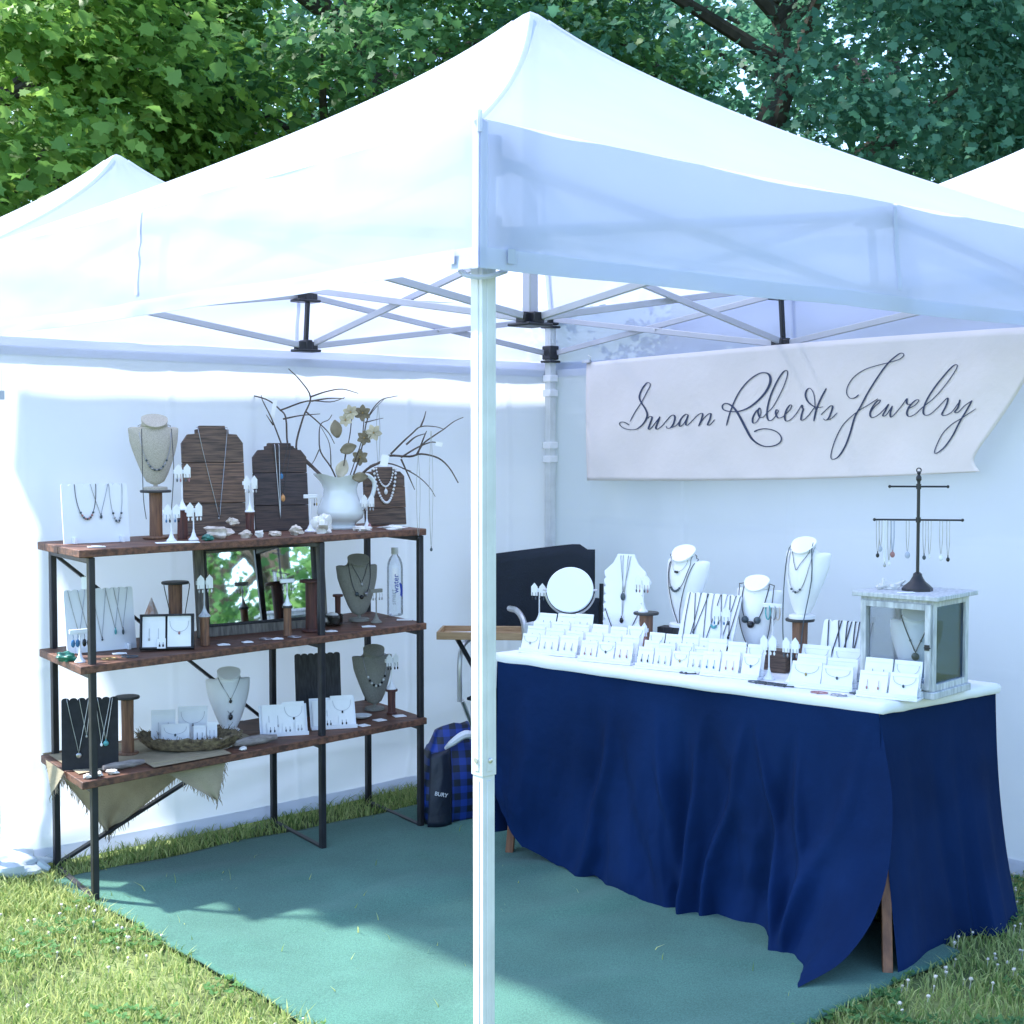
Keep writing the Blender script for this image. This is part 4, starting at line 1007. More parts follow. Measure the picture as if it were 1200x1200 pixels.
stone(389, .40, 'mid', (20, 17, 17), 'shell_white', 'round white stone in the dark glass bowl on the middle shelf', 'stone', 'stone', .2)
p = sh(391, .40, 'mid'); b = MB(); b.lathe([(8*kq, 0), (11*kq, .01), (12*kq, 14*kq), (11.2*kq, 14*kq), (10.4*kq, .012), (7.5*kq, .003)], 24, caps=False); o = b.build('glass_bowl', 'smoky'); o.location = p; tag(o, 'small dark glass bowl with a white stone beside the grey bust', 'bowl')
p = sh(396, .62, 'mid'); spool(p, RZ, 34*kq, 3.6*kq, 6.5*kq, 'short dark spool behind the glass bowl', 'spool_dark', 'spool_dark')
p = sh(421, .50, 'mid'); kq = kk(p); H_ = 72*kq
T, F = bust(p, RZc, H_, 'linen_grey', 'grey linen bust with three necklaces on the middle shelf', .10)
bust_neck(T, F, RZc, .14, .84, .53, 'short dark choker with a ring pendant on the middle-shelf bust', 'dark_chain', 'v', pend=(.006, 'silver'))
bust_neck(T, F, RZc, .18, .82, .30, 'longer cord with three grey oval stones on the middle-shelf bust', 'dark_chain', 'u', r=.0018, nbeads=(3, .36, .64, .0095, ['silver', 'onyx', 'slate']))
p = sh(441, .28, 'mid'); tstand(p, RZ, 40*kq, 16*kq, 'slim grey T-bar earring stand between the bust and the water bottle', ['silver'], 'small silver earring on the stand beside the water bottle', m='linen_grey', cards=False)
# water bottle
p = sh(463, .55, 'mid'); kq = kk(p); Hb = 80*kq; rb = 9.4*kq
wb = thing('water_bottle', 'clear plastic water bottle with blue print and white cap', 'bottle', tuple(p), R(12))
b = MB(); b.lathe([(rb*.8, 0), (rb, .006), (rb, Hb*.70), (rb*.93, Hb*.77), (rb*.72, Hb*.84), (rb*.42, Hb*.885), (rb*.36, Hb*.90)], 28); b.build('bottle_body', 'bottle', wb)
b = MB(); b.lathe([(rb*.43, Hb*.90), (rb*.45, Hb*.905), (rb*.45, Hb*.995), (rb*.40, Hb)], 20); b.build('cap', 'white_plastic', wb)
def text_mesh(s, size, name):
    cu = bpy.data.curves.new(name, 'FONT'); cu.body = s; cu.size = size; cu.extrude = 0; cu.offset = size*.012; o = bpy.data.objects.new(name, cu); COL.objects.link(o)
    dg = bpy.context.evaluated_depsgraph_get(); me = bpy.data.meshes.new_from_object(o.evaluated_get(dg)); COL.objects.unlink(o); bpy.data.objects.remove(o); return me
def wrap_text(s, size, z0, a0, r, m, parent, name):
    me = text_mesh(s, size, name)      # runs up the bottle, bent round it
    for v in me.vertices:
        x, y = v.co.x, v.co.y; a = a0-y/r; v.co = (r*math.sin(a), -r*math.cos(a), z0+x)
    me.materials.clear(); me.materials.append(M[m]); o = bpy.data.objects.new(name, me); COL.objects.link(o); o.parent = parent
wrap_text('smart', .030, Hb*.17, -.05, rb*1.012, 'lilac', wb, 'bottle_lettering')
wrap_text('water', .036, Hb*.34, .30, rb*1.012, 'water_blue', wb, 'bottle_lettering')
b = MB(); b.grid(lambda u, v: (rb*1.014*math.sin(.50+.45*u+.10*math.sin(v*4)), -rb*1.014*math.cos(.50+.45*u+.10*math.sin(v*4)), Hb*(.29+.19*v+.015*math.sin(u*6))), 8, 8); b.build('blue_emblem', 'water_blue', wb)
for i, (px, v, lv, s, m, lb) in enumerate(((262, .10, 'mid', 14, 'card', 'white ring card flat before the mirror, left'), (290, .08, 'mid', 12, 'card', 'white ring card flat before the mirror, middle'), (325, .06, 'mid', 13, 'card', 'white ring card flat before the mirror, right'), (388, .10, 'mid', 14, 'card', 'small white card flat in front of the glass bowl'), (432, .10, 'mid', 16, 'card', 'white card flat in front of the grey middle-shelf bust'), (474, .22, 'mid', 18, 'card', 'white card flat beside the water bottle'), (140, .30, 'mid', 16, 'card', 'white card flat below the white middle-shelf board'))):
    flat_card(px, v, lv, s, 4, lb, m, random.uniform(0, .9))
def bangle(loc, r, label, m, tube=.0022, squash=.8, rz=0):
    b = MB(); b.tube([(r*math.cos(2*pi*i/24), r*squash*math.sin(2*pi*i/24), tube+.0004) for i in range(24)], tube, 6, True); b.ell((0, -r*squash, tube*1.6), (tube*2.6, tube*2, tube*2), 8, 6); o = b.build('bracelet', m); o.location = loc; o.rotation_euler = (0, 0, rz); tag(o, label, 'bracelet', 'bracelets lying flat'); return o
bangle(sh(128, .12, 'mid'), .028, 'gold bracelet lying on the middle shelf by the front leg', 'gold')
bangle(sh(152, .10, 'mid'), .030, 'greenish bracelet lying on the middle shelf left of the dark box', 'slate')
bangle(sh(312, .12, 'mid'), .026, 'silver bracelet lying below the mirror, left', 'silver')
bangle(sh(345, .04, 'mid'), .026, 'silver bracelet lying below the mirror, right', 'silver')

# --- lower shelf
p = sh(106, .28, 'low'); k = kk(p); W_, H_ = 64*k, 84*k
T, P = nboard(p, R(14), W_, H_, 'black_board', 'black scalloped necklace board at the left end of the bottom shelf', .10, 7, feet=False)
for x0, x1, xb, zb, pn, lb in ((-.40, -.02, -.20, .25, ((.010, .003, .010), 'silver'), 'silver chain with a crescent moon on the left black board'), (-.18, .02, -.06, .48, (.004, 'silver'), 'short silver chain in the middle of the left black board'), (.10, .36, .20, .36, (.005, 'pearl'), 'silver chain with a pale drop on the left black board'), (.14, .40, .28, .40, ((.010, .006, .010), 'turq'), 'silver chain with a round turquoise stone on the left black board')):
    board_neck(T, P, R(14), W_, H_, x0*W_, x1*W_, xb*W_, zb*H_, lb, 'silver', pn, r=.0013)
p = sh(150, .55, 'low'); spool(p, RZc, 72*k, 7.5*k, 15*k, 'tall brown spool with a wide dark flange beside the left black board', 'spool')
# burlap runner with fringe: over the left end, the front and the back of the bottom board
bur = thing('burlap_cloth', 'tan fringed burlap cloth draped over the left end of the bottom shelf', 'cloth', tuple(SFL), 0)
zl = SZ['low'][0]
def bp(u, v, z): return rp(u, v, z)
b = MB(); b.grid(lambda u, v: tuple(bp(-.02+u*.52*(1-.0*v), .18+.80*v, zl+.004+.002*nz(u*9, v*9)+.02*.5*u)), 30, 12); b.build('top_sheet', 'burlap', bur)
bk = lambda u, v: tuple(bp(-.03+.60*(u*(1-v)+.27*v)+.02*v, 1.06+.035*math.sin(u*9+v*4)*v, zl+.004+.012*u*(1-v)-.37*v))
b = MB(); b.grid(bk, 26, 20); b.build('back_fall', 'burlap', bur)
ff = MB(); ff.grid(lambda u, v: tuple(bp(.15+.22*(u*(1-v)+.80*v), .10*(1-v)-.075+.02*math.sin(u*6)*v, zl+.006+.012-.004*u-.175*v*(1)*(1-.0*u))), 18, 14)
ft = MB(); ft.grid(lambda u, v: tuple(bp(.15+(.22)*u, -.075+.30*v, zl+.012+.004*u)), 10, 6); ft.build('front_fold', 'burlap', bur)
ff.build('front_fall', 'burlap', bur)
le = MB(); le.grid(lambda u, v: tuple(bp(-.045-.010*v, .30+.5*u*(1-v)+.25*v, zl+.006-.11*v)), 12, 8); le.build('end_fall', 'burlap', bur)
def fringe_line(A, B, n, L=.035):
    fr = MB()
    for i in range(n):
        q = Vector(A).lerp(Vector(B), i/(n-1)); d = Vector((random.gauss(0, .006), random.gauss(0, .006), -L*random.uniform(.6, 1.2)))
        fr.tube([q, q+d*.5+Vector((random.gauss(0, .003), 0, 0)), q+d], [.0018, .0016, .0006], 4)
    fr.build('fringe', 'fringe', bur)
fringe_line(bk(0, .05), bk(0, 1), 60); fringe_line(bk(1, .05), bk(1, 1), 60)
F1 = lambda u, v: tuple(bp(.15+.22*(u*(1-v)+.80*v), .10*(1-v)-.075+.02*math.sin(u*6)*v, zl+.018-.004*u-.175*v)); fringe_line(F1(1, 0), F1(1, 1), 26, .03); fringe_line(F1(0, .5), F1(0, 1), 22, .02)
fringe_line(bp(-.055, .55, zl-.10), bp(-.045, .30, zl), 18, .03)
# basket tray with cards
p = sh(222, .40, 'low'); kq = kk(p)
bs = thing('woven_tray', 'round dark woven fibre tray with a shaggy rim on the bottom shelf', 'basket', tuple(p), 0)
b = MB(); rr = []
Rb = 58*kq
for r, z in ((.0, .004), (.6, .004), (.85, .008), (.98, .030), (1.05, .052), (1.0, .058), (.93, .036), (.80, .016), (.5, .012), (.001, .012)):
    rr.append([((r+(.03*nz(math.cos(a)*4, math.sin(a)*4, z*40) if r > .9 else 0))*Rb*math.cos(a), (r)*Rb*.62*math.sin(a), z+(.012*nz(math.cos(a)*6, math.sin(a)*6, 3) if r > .9 else 0)) for a in [2*pi*i/60 for i in range(60)]])
b.rings(rr, False); b.build('tray_body', 'basket', bs)
b = MB()
for i in range(260):
    a = random.random()*2*pi; q = Vector((Rb*1.0*math.cos(a), Rb*.62*math.sin(a), .05)); d = Vector((math.cos(a)*.012+random.gauss(0, .006), math.sin(a)*.012+random.gauss(0, .006), random.gauss(.008, .01))); b.tube([q, q+d], [.0016, .0008], 4)
b.build('shaggy_rim', 'basket', bs)
for i, (dx, dy, w, h, st, lb) in enumerate(((-30, .04, 28, 38, 'esilver', 'tall white earring card at the back left of the woven tray'), (4, .05, 34, 42, 'nsilver', 'tall white necklace card at the back of the woven tray'), (-16, -.01, 32, 26, 'nslate', 'white card with a grey drop at the front left of the woven tray'), (12, -.02, 14, 22, 'eonyx', 'narrow white earring card at the front of the woven tray'), (26, -.01, 12, 24, 'esilver', 'narrow white card at the front right of the woven tray'))):
    card(rot_pt(p, R(12), (dx*kq, dy, .016)), R(12), w*kq, h*kq, lb, st, 'cards standing in the woven tray')
p = sh(269, .70, 'low'); kq = kk(p); H_ = 74*kq
T, F = bust(p, R(20), H_, 'leather', 'white bust standing behind the woven tray on the bottom shelf', .04)
bust_neck(T, F, R(20), .17, .82, .50, 'silver V chain with a small dark stone on the bottom-shelf white bust', 'silver', 'v', pend=(.006, 'onyx'))
necklace(T.location, R(20), [(-.012, F(0, .30*H_), .36*H_), (0, F(0, .3*H_), .31*H_), (.012, F(0, .3*H_), .36*H_)], 'dark teardrop pendant low on the bottom-shelf white bust', 'silver', .0012, [((0, F(0, .26*H_, .008), .26*H_), (.009, .006, .013), 'onyx')])
def log(px, v, lv, L, r, label, rz):
    p = sh(px, v, lv); kq = kk(p); b = MB(); n = 10; pts = [((i/n-.5)*L*kq, .004*nz(i, 3), r*kq*.9+.003*nz(i*.8, 8)) for i in range(n+1)]; b.tube(pts, [r*kq*(.45+.4*math.sin(pi*min(1, .1+.85*i/n))+.5*abs(nz(i*.9, px))) for i in range(n+1)], 9); o = b.build('driftwood', 'driftwood'); o.location = p; o.rotation_euler = (0, 0, rz); tag(o, label, 'driftwood', 'driftwood pieces on the bottom shelf')
log(145, .12, 'low', 52, 5, 'long pale driftwood stick left of the woven tray', RZS)
log(300, .10, 'low', 56, 6, 'knobbly grey driftwood between woven tray and white card trays', RZS)
stone(262, .20, 'low', (26, 18, 11), 'shell', 'grey-brown shell cluster at the right rim of the woven tray')
stone(103, .02, 'low', (11, 9, 6), 'shell_white', 'white shell by the front leg on the bottom shelf, leftmost')
stone(116, .02, 'low', (9, 8, 6), 'shell_white', 'white shell by the front leg on the bottom shelf, middle')
stone(131, .02, 'low', (14, 9, 6), 'shell_white', 'white shell by the front leg on the bottom shelf, rightmost')
stone(285, .0, 'low', (9, 7, 4), 'shell_white', 'tiny white shell at the front edge below the driftwood')
def leantray(px, v, lv, W, label, cards, rz):
    p = sh(px, v, lv); kq = kk(p); t = thing('card_tray', label, 'card tray', tuple(p), rz, 'leaning white card trays'); X = Matrix.Rotation(-.35, 4, 'X')
    b = MB(); b.box((0, 0, 18*kq), (W*kq, .004, 36*kq), X); b.box((0, -.012, .003), (W*kq, .028, .006)); b.box((0, -.026, .008), (W*kq, .003, .016)); b.build('tray_panel', 'acrylic', t, bevel=.001)
    b = MB(); b.bar(X @ Vector((0, .003, 26*kq)), (0, .055, .002), .03, .003, up=(0, 1, 0)); b.build('back_strut', 'acrylic', t)
    for i, (dx, w, h, st, dy, lb) in enumerate(cards): card(rot_pt(p, rz, (dx*kq, -.008-dy, .007)), rz, w*kq, h*kq, lb, st, 'cards on the leaning white trays')
leantray(333, .25, 'low', 56, 'white tray of cards left of the second black board', ((-12, 26, 36, 'esilver', 0, 'tall white card at the left of the tray before the driftwood'), (12, 26, 38, 'nonyx', 0, 'tall white card with a dark flower at the right of the first leaning tray'), (-14, 12, 14, 'eonyx', .008, 'small earring card low left on the first leaning tray'), (4, 12, 14, 'eslate', .008, 'small earring card low centre on the first leaning tray'), (18, 10, 16, 'esilver', .008, 'small earring card low right on the first leaning tray')), R(18))
leantray(391, .18, 'low', 54, 'white tray of cards in front of the second black board', ((-12, 24, 34, 'esilver', 0, 'tall white card at the left of the tray before the second black board'), (11, 27, 37, 'nonyx', 0, 'tall white card with a black dot, right on the second leaning tray'), (-6, 10, 13, 'eonyx', .008, 'small earring card low left on the second leaning tray'), (12, 12, 14, 'eonyx', .008, 'small earring card low right on the second leaning tray')), R(18))
p = sh(374, .70, 'low'); kq = kk(p); T, P = nboard(p, R(20), 54*kq, 74*kq, 'grain_black', 'black stained wood necklace board behind the right card tray', .12, 7, feet=False)
p = sh(439, .58, 'low'); kq = kk(p); H_ = 70*kq
T, F = bust(p, RZc, H_, 'linen_grey', 'grey linen bust with a black and white bead necklace on the bottom shelf', .10)
bust_neck(T, F, RZc, .20, .80, .32, 'bead necklace of alternating black and white beads on the bottom-shelf bust', 'silver', 'u', nbeads=(10, .24, .76, .0058, ['onyx', 'pearl']))
p = sh(459, .30, 'low'); spool(p, RZ, 29*kq, 4.5*kq, 7*kq, 'short red-brown spool at the right end of the bottom shelf', 'spool_dark', 'spool_dark')
tstand(p+Vector((0, 0, 29*kq)), RZ, 36*kq, 17*kq, 'white T-bar earring stand on the short spool at the bottom shelf end', ['onyx'], 'tiny black earring on the stand at the bottom shelf end')
p = sh(423, .34, 'low'); b = MB(); b.lathe([(.02, 0), (.035, .004), (.048, .014), (.046, .015), (.033, .007), (.0, .005)], 28); o = b.build('dish', 'ceramic'); o.location = p; tag(o, 'shallow white dish beside the bottom-shelf bust', 'dish')
for px, v, s, lb in ((426, .06, 12, 'white card flat at the front right of the bottom shelf, left one'), (445, .14, 13, 'white card flat at the front right of the bottom shelf, middle one'), (468, .16, 14, 'white card flat at the right end of the bottom shelf')): flat_card(px, v, 'low', s, 5, lb, 'card', random.uniform(0, .8))
# ------------------------------------------------------------------ table with cloths
TZ = .82
TTL = at_z(585, 769, TZ); TTR = at_z(1030, 829, TZ); TTL.z = TTR.z = 0; TA = TTR-TTL; TB = Vector((.495, .385, 0))
RZT = math.atan2(TA.y, TA.x)
def tp_(u, v, z): p = TTL+TA*u+TB*v; return Vector((p.x, p.y, z))
def tb(px, v, z=TZ+.017):
    u = px_on_line(px, TTL+v*TB+Vector((0, 0, z)), TA); return tp_(u, v, z)
tbl = thing('folding_table', 'long display table with wooden legs under the navy cloth', 'table', tuple(TTL), 0)
def loc_(p): return Vector(p)-TTL
b = MB(); b.rings([[tuple(loc_(tp_(u, v, z))) for u, v in ((.005, .01), (.995, .01), (.995, .99), (.005, .99))] for z in (TZ-.04, TZ-.004)]); b.build('tabletop', 'tan_wood', tbl, bevel=.003)
for px, py, v in ((597, 1000, .06), (1040, 1141, .10)):
    g0 = at_z(px, py, .01); top = tp_(.025 if px < 700 else .965, .16, TZ-.04)
    b = MB(); b.bar(loc_(g0), loc_(top), .032, .032); b.build('leg', 'leg_wood', tbl, bevel=.003)
for u in (.03, .97):
    b = MB(); b.bar(loc_(tp_(u, .92, 0)), loc_(tp_(u, .88, TZ-.04)), .032, .032); b.build('leg', 'leg_wood', tbl, bevel=.003)

nav = thing('tablecloth', 'navy blue cotton tablecloth pooling on the carpet with deep folds', 'tablecloth', tuple(TTL), 0)
hem = [(576, 922, .29), (594, 956, .19), (612, 992, .08), (640, 1011, .03), (675, 1027, .012), (705, 1036, .012), (738, 1056, .012), (774, 1067, .012), (805, 1069, .012), (840, 1073, .012), (864, 1088, .012), (900, 1107, .012), (930, 1117, .012), (938, 1142, .012), (931, 1160, .012)]
HP = [at_z(a, c, z) for a, c, z in hem]
HS = [0, .05, .10, .17, .25, .32, .40, .48, .55, .63, .69, .78, .86, .94, 1.0]
def hem_at(s):
    for i in range(len(HS)-1):
        if s <= HS[i+1]:
            q = (s-HS[i])/(HS[i+1]-HS[i]); return HP[i].lerp(HP[i+1], q)
    return HP[-1].copy()
fn_ = Vector((-TB.x, -TB.y, 0)).normalized(); fn_ = Vector((TA.y, -TA.x, 0)).normalized()
if fn_.y > 0: fn_ = -fn_
edge_px = [(1036, 870), (1046, 950), (1034, 1052), (992, 1122), (931, 1160)]
folds = [(.11, .035, .04), (.22, .05, -.03), (.30, .028, -.07), (.335, .016, .08), (.375, .02, -.03), (.44, .03, .03), (.49, .016, .085), (.535, .022, -.085), (.585, .014, .07), (.63, .03, -.06), (.675, .013, .075), (.72, .02, -.05), (.755, .012, .07), (.80, .022, -.07), (.835, .012, .06), (.88, .02, -.04), (.92, .012, .045)]
_ep = [tp_(1, -.012, TZ+.001)]
for (a_, c_), yy in zip(edge_px, (4.56, 4.48, 4.40, 4.33, None)): _ep.append(at_y(a_, c_, yy) if yy else HP[-1].copy())
_cc = cr(_ep, 8); EC = [_cc[min(len(_cc)-1, round(i*(len(_cc)-1)/40))] for i in range(41)]
def front(s, t):
    top = tp_(s, -.012, TZ+.001); bot = hem_at(s)
    # hangs nearly straight, then flares out to the hem
    f = t**2.3*.85+t*.15
    p = Vector((top.x+(bot.x-top.x)*f, top.y+(bot.y-top.y)*f, top.z+(bot.z-top.z)*t))
    if s > .86:
        # free flap: pulled towards the corner, its edge curling down to the tip
        w = ((s-.86)/.14)**1.5; e = EC[min(40, int(t*40))].lerp(EC[min(40, int(t*40)+1)], t*40-int(t*40))
        p = p.lerp(e+(bot-HP[-1])*t*t, w)
    k = 0
    for c, wd, a in folds: k += a*(1+.5*nz(c*30, t*2, 1))*math.exp(-((s-c-(t-.35)*.13*math.sin(c*53)-.02*nz(t*3, c*20, 4))/(wd*(.8+.7*t)))**2)
    k += .022*nz(s*9, t*1.3, 2)+.014*nz(s*22+t*3, t*2.0, 5)+.010*nz(s*11, t*7, 8)*t+.007*abs(nz(s*34+t*6, t*9, 3))+.005*nz(s*60, t*4, 6)
    g = max(0, t-.10)**1.0*1.25*(1-.35*max(0, t-.85)/.15)
    p += fn_*(k*g)
    if t > .9: p.z = max(.008, p.z)+.018*max(0, nz(s*26, t*3, 3))*(t-.9)*10
    return tuple(p-TTL)
b = MB(); b.grid(front, 260, 60); b.build('front_panel', 'navy', nav, sharp=75)
eh = [at_z(a, c, .012) for a, c in ((1053, 1142), (1076, 1127), (1100, 1112), (1128, 1098), (1150, 1098), (1172, 1099), (1178, 1088), (1192, 1074))]
TBR = tp_(1, 1, 0)
def endp(s, t):
    top = tp_(1.004, s*1.02-.01, TZ+.001); q = s*(len(eh)-1); i = min(int(q), len(eh)-2); bot = eh[i].lerp(eh[i+1], q-i)
    f = t**2*.8+t*.2
    p = Vector((top.x+(bot.x-top.x)*f, top.y+(bot.y-top.y)*f, top.z+(bot.z-top.z)*t))
    n = TA.normalized(); k = .03*nz(s*5, t*1.2, 20)+.014*nz(s*13, t*1.5, 23)-.03*math.exp(-((s-.62)/.05)**2)+.02*math.exp(-((s-.8)/.06)**2)
    p += n*k*max(0, t-.08)
    return tuple(p-TTL)
b = MB(); b.grid(endp, 90, 50); b.build('end_panel', 'navy', nav, sharp=75)
b = MB(); b.grid(lambda s, t: tuple(loc_(tp_(s, 1.015+.03*t+.02*nz(s*12, t, 4)*t, (TZ+.001)*(1-t)+.02*t))), 80, 10); b.build('back_panel', 'navy', nav, sharp=75)
b = MB(); b.grid(lambda s, t: tuple(loc_(tp_(-.006-.02*t+.02*nz(t*2, s*5, 6)*t, s, (TZ+.001)*(1-t)+.10*t))), 30, 10); b.build('back_panel', 'navy', nav, sharp=75)
b = MB(); b.grid(lambda s, t: tuple(loc_(tp_(-.006+1.01*s, -.012+1.027*t, TZ+.001))), 20, 6); b.build('top_sheet', 'navy', nav)
# white cover with a soft rolled edge
wc = thing('table_cover', 'white padded cover cloth over the top of the display table', 'tablecloth', tuple(tp_(0, 0, TZ)), 0)
b = MB(); rr = []
def cov(o, z):
    L = []
    n = 60
    def pt(u, v):
        P = tp_(u, v, 0); c = tp_(.5, .5, 0); d = (P-c).normalized(); w = .004*nz(u*9, v*5, 3)
        return tuple(P+d*(o+w)+Vector((0, 0, TZ+z+.003*nz(u*14, v*9, 9)))-tp_(0, 0, TZ))
    for i in range(n): L.append(pt(i/n, -.0))
    for i in range(24): L.append(pt(1, i/24))
    for i in range(n): L.append(pt(1-i/n, 1))
    for i in range(24): L.append(pt(0, 1-i/24))
    return L
for o_, z_ in ((.020, -.020), (.026, -.014), (.028, .002), (.022, .012), (.008, .0155), (-.05, .016)): rr.append(cov(o_, z_))
b.rings(rr, False); n_ = len(rr[0]); b.f.append(tuple(5*n_+k for k in range(n_))); b.build('cover_sheet', 'white_cloth', wc, sharp=80)

# ------------------------------------------------------------------ table displays
RB = R(-30)
def tray_at(px, v, wpx, rows, per, label, what, **kw):
    p = tb(px, v); k_ = kk(p); return tray(p, RZT+R(9), wpx*k_*1.12, rows, per, label, what, **kw)
tray_at(640, .10, 70, 4, 3, 'leftmost stepped white tray of jewelry cards on the table', 'leftmost table tray', ch=.072, dz=.020)
tray_at(707, .08, 64, 3, 3, 'second stepped white tray of jewelry cards from the left', 'second table tray', ch=.075, dz=.020)
tray_at(783, .09, 80, 3, 4, 'third stepped white card tray, in front of the slanted necklace board', 'third table tray', ch=.070)
tray_at(853, .12, 66, 2, 3, 'white card tray in front of the coral and dark box', 'tray below the coral', ch=.085)
tray_at(960, .12, 72, 3, 2, 'stepped white card tray in front of the corded board', 'tray beside the lantern', ch=.080)
tray_at(1038, .10, 66, 2, 2, 'white card tray in front of the lantern case', 'tray before the lantern', ch=.085)
# scalloped-edge white board with pendants
p = tb(727, .62); k = kk(p); W_, H_ = 54*k, 112*k
T = thing('necklace_board', 'tall white neck-shaped board with notched sides on the table', 'necklace board', tuple(p), RB, None)
out = [(-.36, 0), (.36, 0)]
for i in range(9):
    z = .06+.088*i; out += [(.40+.08*(i/8)**.7, z), (.44+.06*(i/8)**.7, z+.05), (.36+.08*(i/8)**.7, z+.075)]
out += [(.30, .90), (.22, .97), (.20, 1), (-.20, 1), (-.22, .97), (-.30, .90)]
for i in range(8, -1, -1):
    z = .06+.088*i; out += [(-.36-.08*(i/8)**.7, z+.075), (-.44-.06*(i/8)**.7, z+.05), (-.40-.08*(i/8)**.7, z)]
X = Matrix.Rotation(-.14, 4, 'X'); b = MB(); b.prism([(x*W_, z*H_) for x, z in out], -.003, .003, X); b.build('panel', 'acrylic', T)
b = MB(); b.bar(X @ Vector((0, .004, H_*.7)), (0, H_*.32, .002), .03, .004, up=(0, 1, 0)); b.build('back_strut', 'acrylic', T)
def PB(x, z, o=.006): return tuple(X @ Vector((x, -o, z)))
board_neck(T, PB, RB, W_, H_, -.12*W_, .12*W_, 0, .60*H_, 'silver chain with an oval blue stone, top of the notched board', 'silver', ((.011, .006, .016), 'slate'))
board_neck(T, PB, RB, W_, H_, -.06*W_, .06*W_, 0, .34*H_, 'silver chain with a grey teardrop, middle of the notched board', 'silver', ((.008, .005, .012), 'onyx'))
necklace(T.location, RB, [PB(-.42*W_, .42*H_), PB(-.2*W_, .2*H_), PB(0, .06*H_), PB(.2*W_, .2*H_), PB(.42*W_, .42*H_)], 'dark cord V with a square pendant, lowest on the notched board', 'dark_chain', .0018, [(PB(0, .03*H_, .009), (.008, .005, .010), 'onyx')])
# round vanity mirror
p = tb(668, .60); k = kk(p)
vm = thing('vanity_mirror', 'round tilting vanity mirror on a clear stand', 'mirror', tuple(p), R(-9))
zc = (735-680)*k+.03; rm = 27.5*k; X = Matrix.Translation((0, 0, zc)) @ Matrix.Rotation(R(90-22), 4, 'X')
b = MB(); b.lathe([(0, -.008), (rm*.98, -.008), (rm*1.0, -.004), (rm*1.0, .004), (rm*.97, .006)], 48, X=X, caps=False); b.build('rim', 'acrylic', vm)
b = MB(); b.lathe([(rm*.97, .0062), (.0005, .0066)], 48, X=X, caps=False); b.build('mirror_pane', 'vanity', vm)
b = MB(); b.tube([(rm*1.08*math.cos(a), 0, zc+rm*1.08*math.sin(a)) for a in [R(180+8+164*i/20) for i in range(21)]], .004, 8); b.build('yoke', 'alu', vm)
for sx in (-1, 1):
    b = MB(); b.tube([(sx*rm*.98, 0, zc), (sx*rm*1.17, 0, zc)], .0045, 8); b.build('pivot_knob', 'alu', vm)
b = MB(); b.lathe([(.052, 0), (.050, .006), (.018, .016), (.016, zc-rm*1.08), (.013, zc-rm*1.05)], 20); b.build('pedestal', 'bottle', vm)
b = MB(); b.box((0, -.019, zc-rm*1.12-.02), (.022, .004, .03)); b.build('clasp', 'alu', vm, bevel=.002)
p = tb(632, .55); b = MB(); b.box((0, 0, .5*22*k), (30*k, .07, 22*k)); o = b.build('riser_block', 'lantern', bevel=.003); o.location = p; o.rotation_euler = (0, 0, RB); tag(o, 'grey riser block behind the leftmost tray', 'riser')
tstand(p+Vector((0, 0, 22*k)), RB, 42*k, 20*k, 'white T-bar earring stand on the grey riser left of the round mirror', ['onyx', 'slate'], 'tiny dark earring on the stand left of the round mirror')
p = tb(757, .55); k = kk(p); spool(p, RB, 50*k, 8*k, 15*k, 'brown wooden spool with a dark top behind the third tray', 'spool')
tstand(p+Vector((-.012, 0, 50*k)), RB, 38*k, 19*k, 'white T-bar earring stand high on the brown spool by the notched board', ['slate', 'rose'], 'tiny grey earring on the stand atop the brown spool')
p = tb(752, .40); tstand(p, RB, 36*k, 16*k, 'white T-bar earring stand with dark red drops before the brown spool', ['rose'], 'slim dark red drop earring before the brown spool', esz=.009)
def block(px, v, w, h, d, m, label, rz=RB):
    p = tb(px, v); k_ = kk(p); b = MB(); b.box((0, 0, h*k_/2), (w*k_, d*k_, h*k_)); o = b.build('riser_block', m, bevel=.003); o.location = p; o.rotation_euler = (0, 0, rz); tag(o, label, 'riser', 'dark wooden riser blocks on the table'); return p+Vector((0, 0, h*k_+.001)), k_
q, k = block(783, .68, 20, 32, 20, 'grain_black', 'black block under the left white bust on the table')
def lbust(px, v, base, H, label, rz=R(-52), ped=.04):
    p = tb(px, v); 
    if base is not None: p.z = base
    return bust(p, rz, H, 'leather', label, ped, tilt=1.05, group='white necklace busts on the table')
T, F = lbust(799, .72, q.z, 92*k, 'white bust on the black block, left of the slanted necklace board', R(-50))
bust_neck(T, F, R(-50), .17, .84, .42, 'grey beaded U necklace on the left white table bust', 'dark_chain', 'u', nbeads=(7, .36, .64, .005, ['slate']))
bust_neck(T, F, R(-50), .22, .84, -.02, 'long thin dark cord hanging in a V on the left white table bust', 'dark_chain', 'v', r=.0017)
bust_neck(T, F, R(-50), .13, .84, .66, 'short chain with a dark bar on the left white table bust', 'silver', 'u', r=.0009, nbeads=(3, .46, .54, .005, ['onyx']))
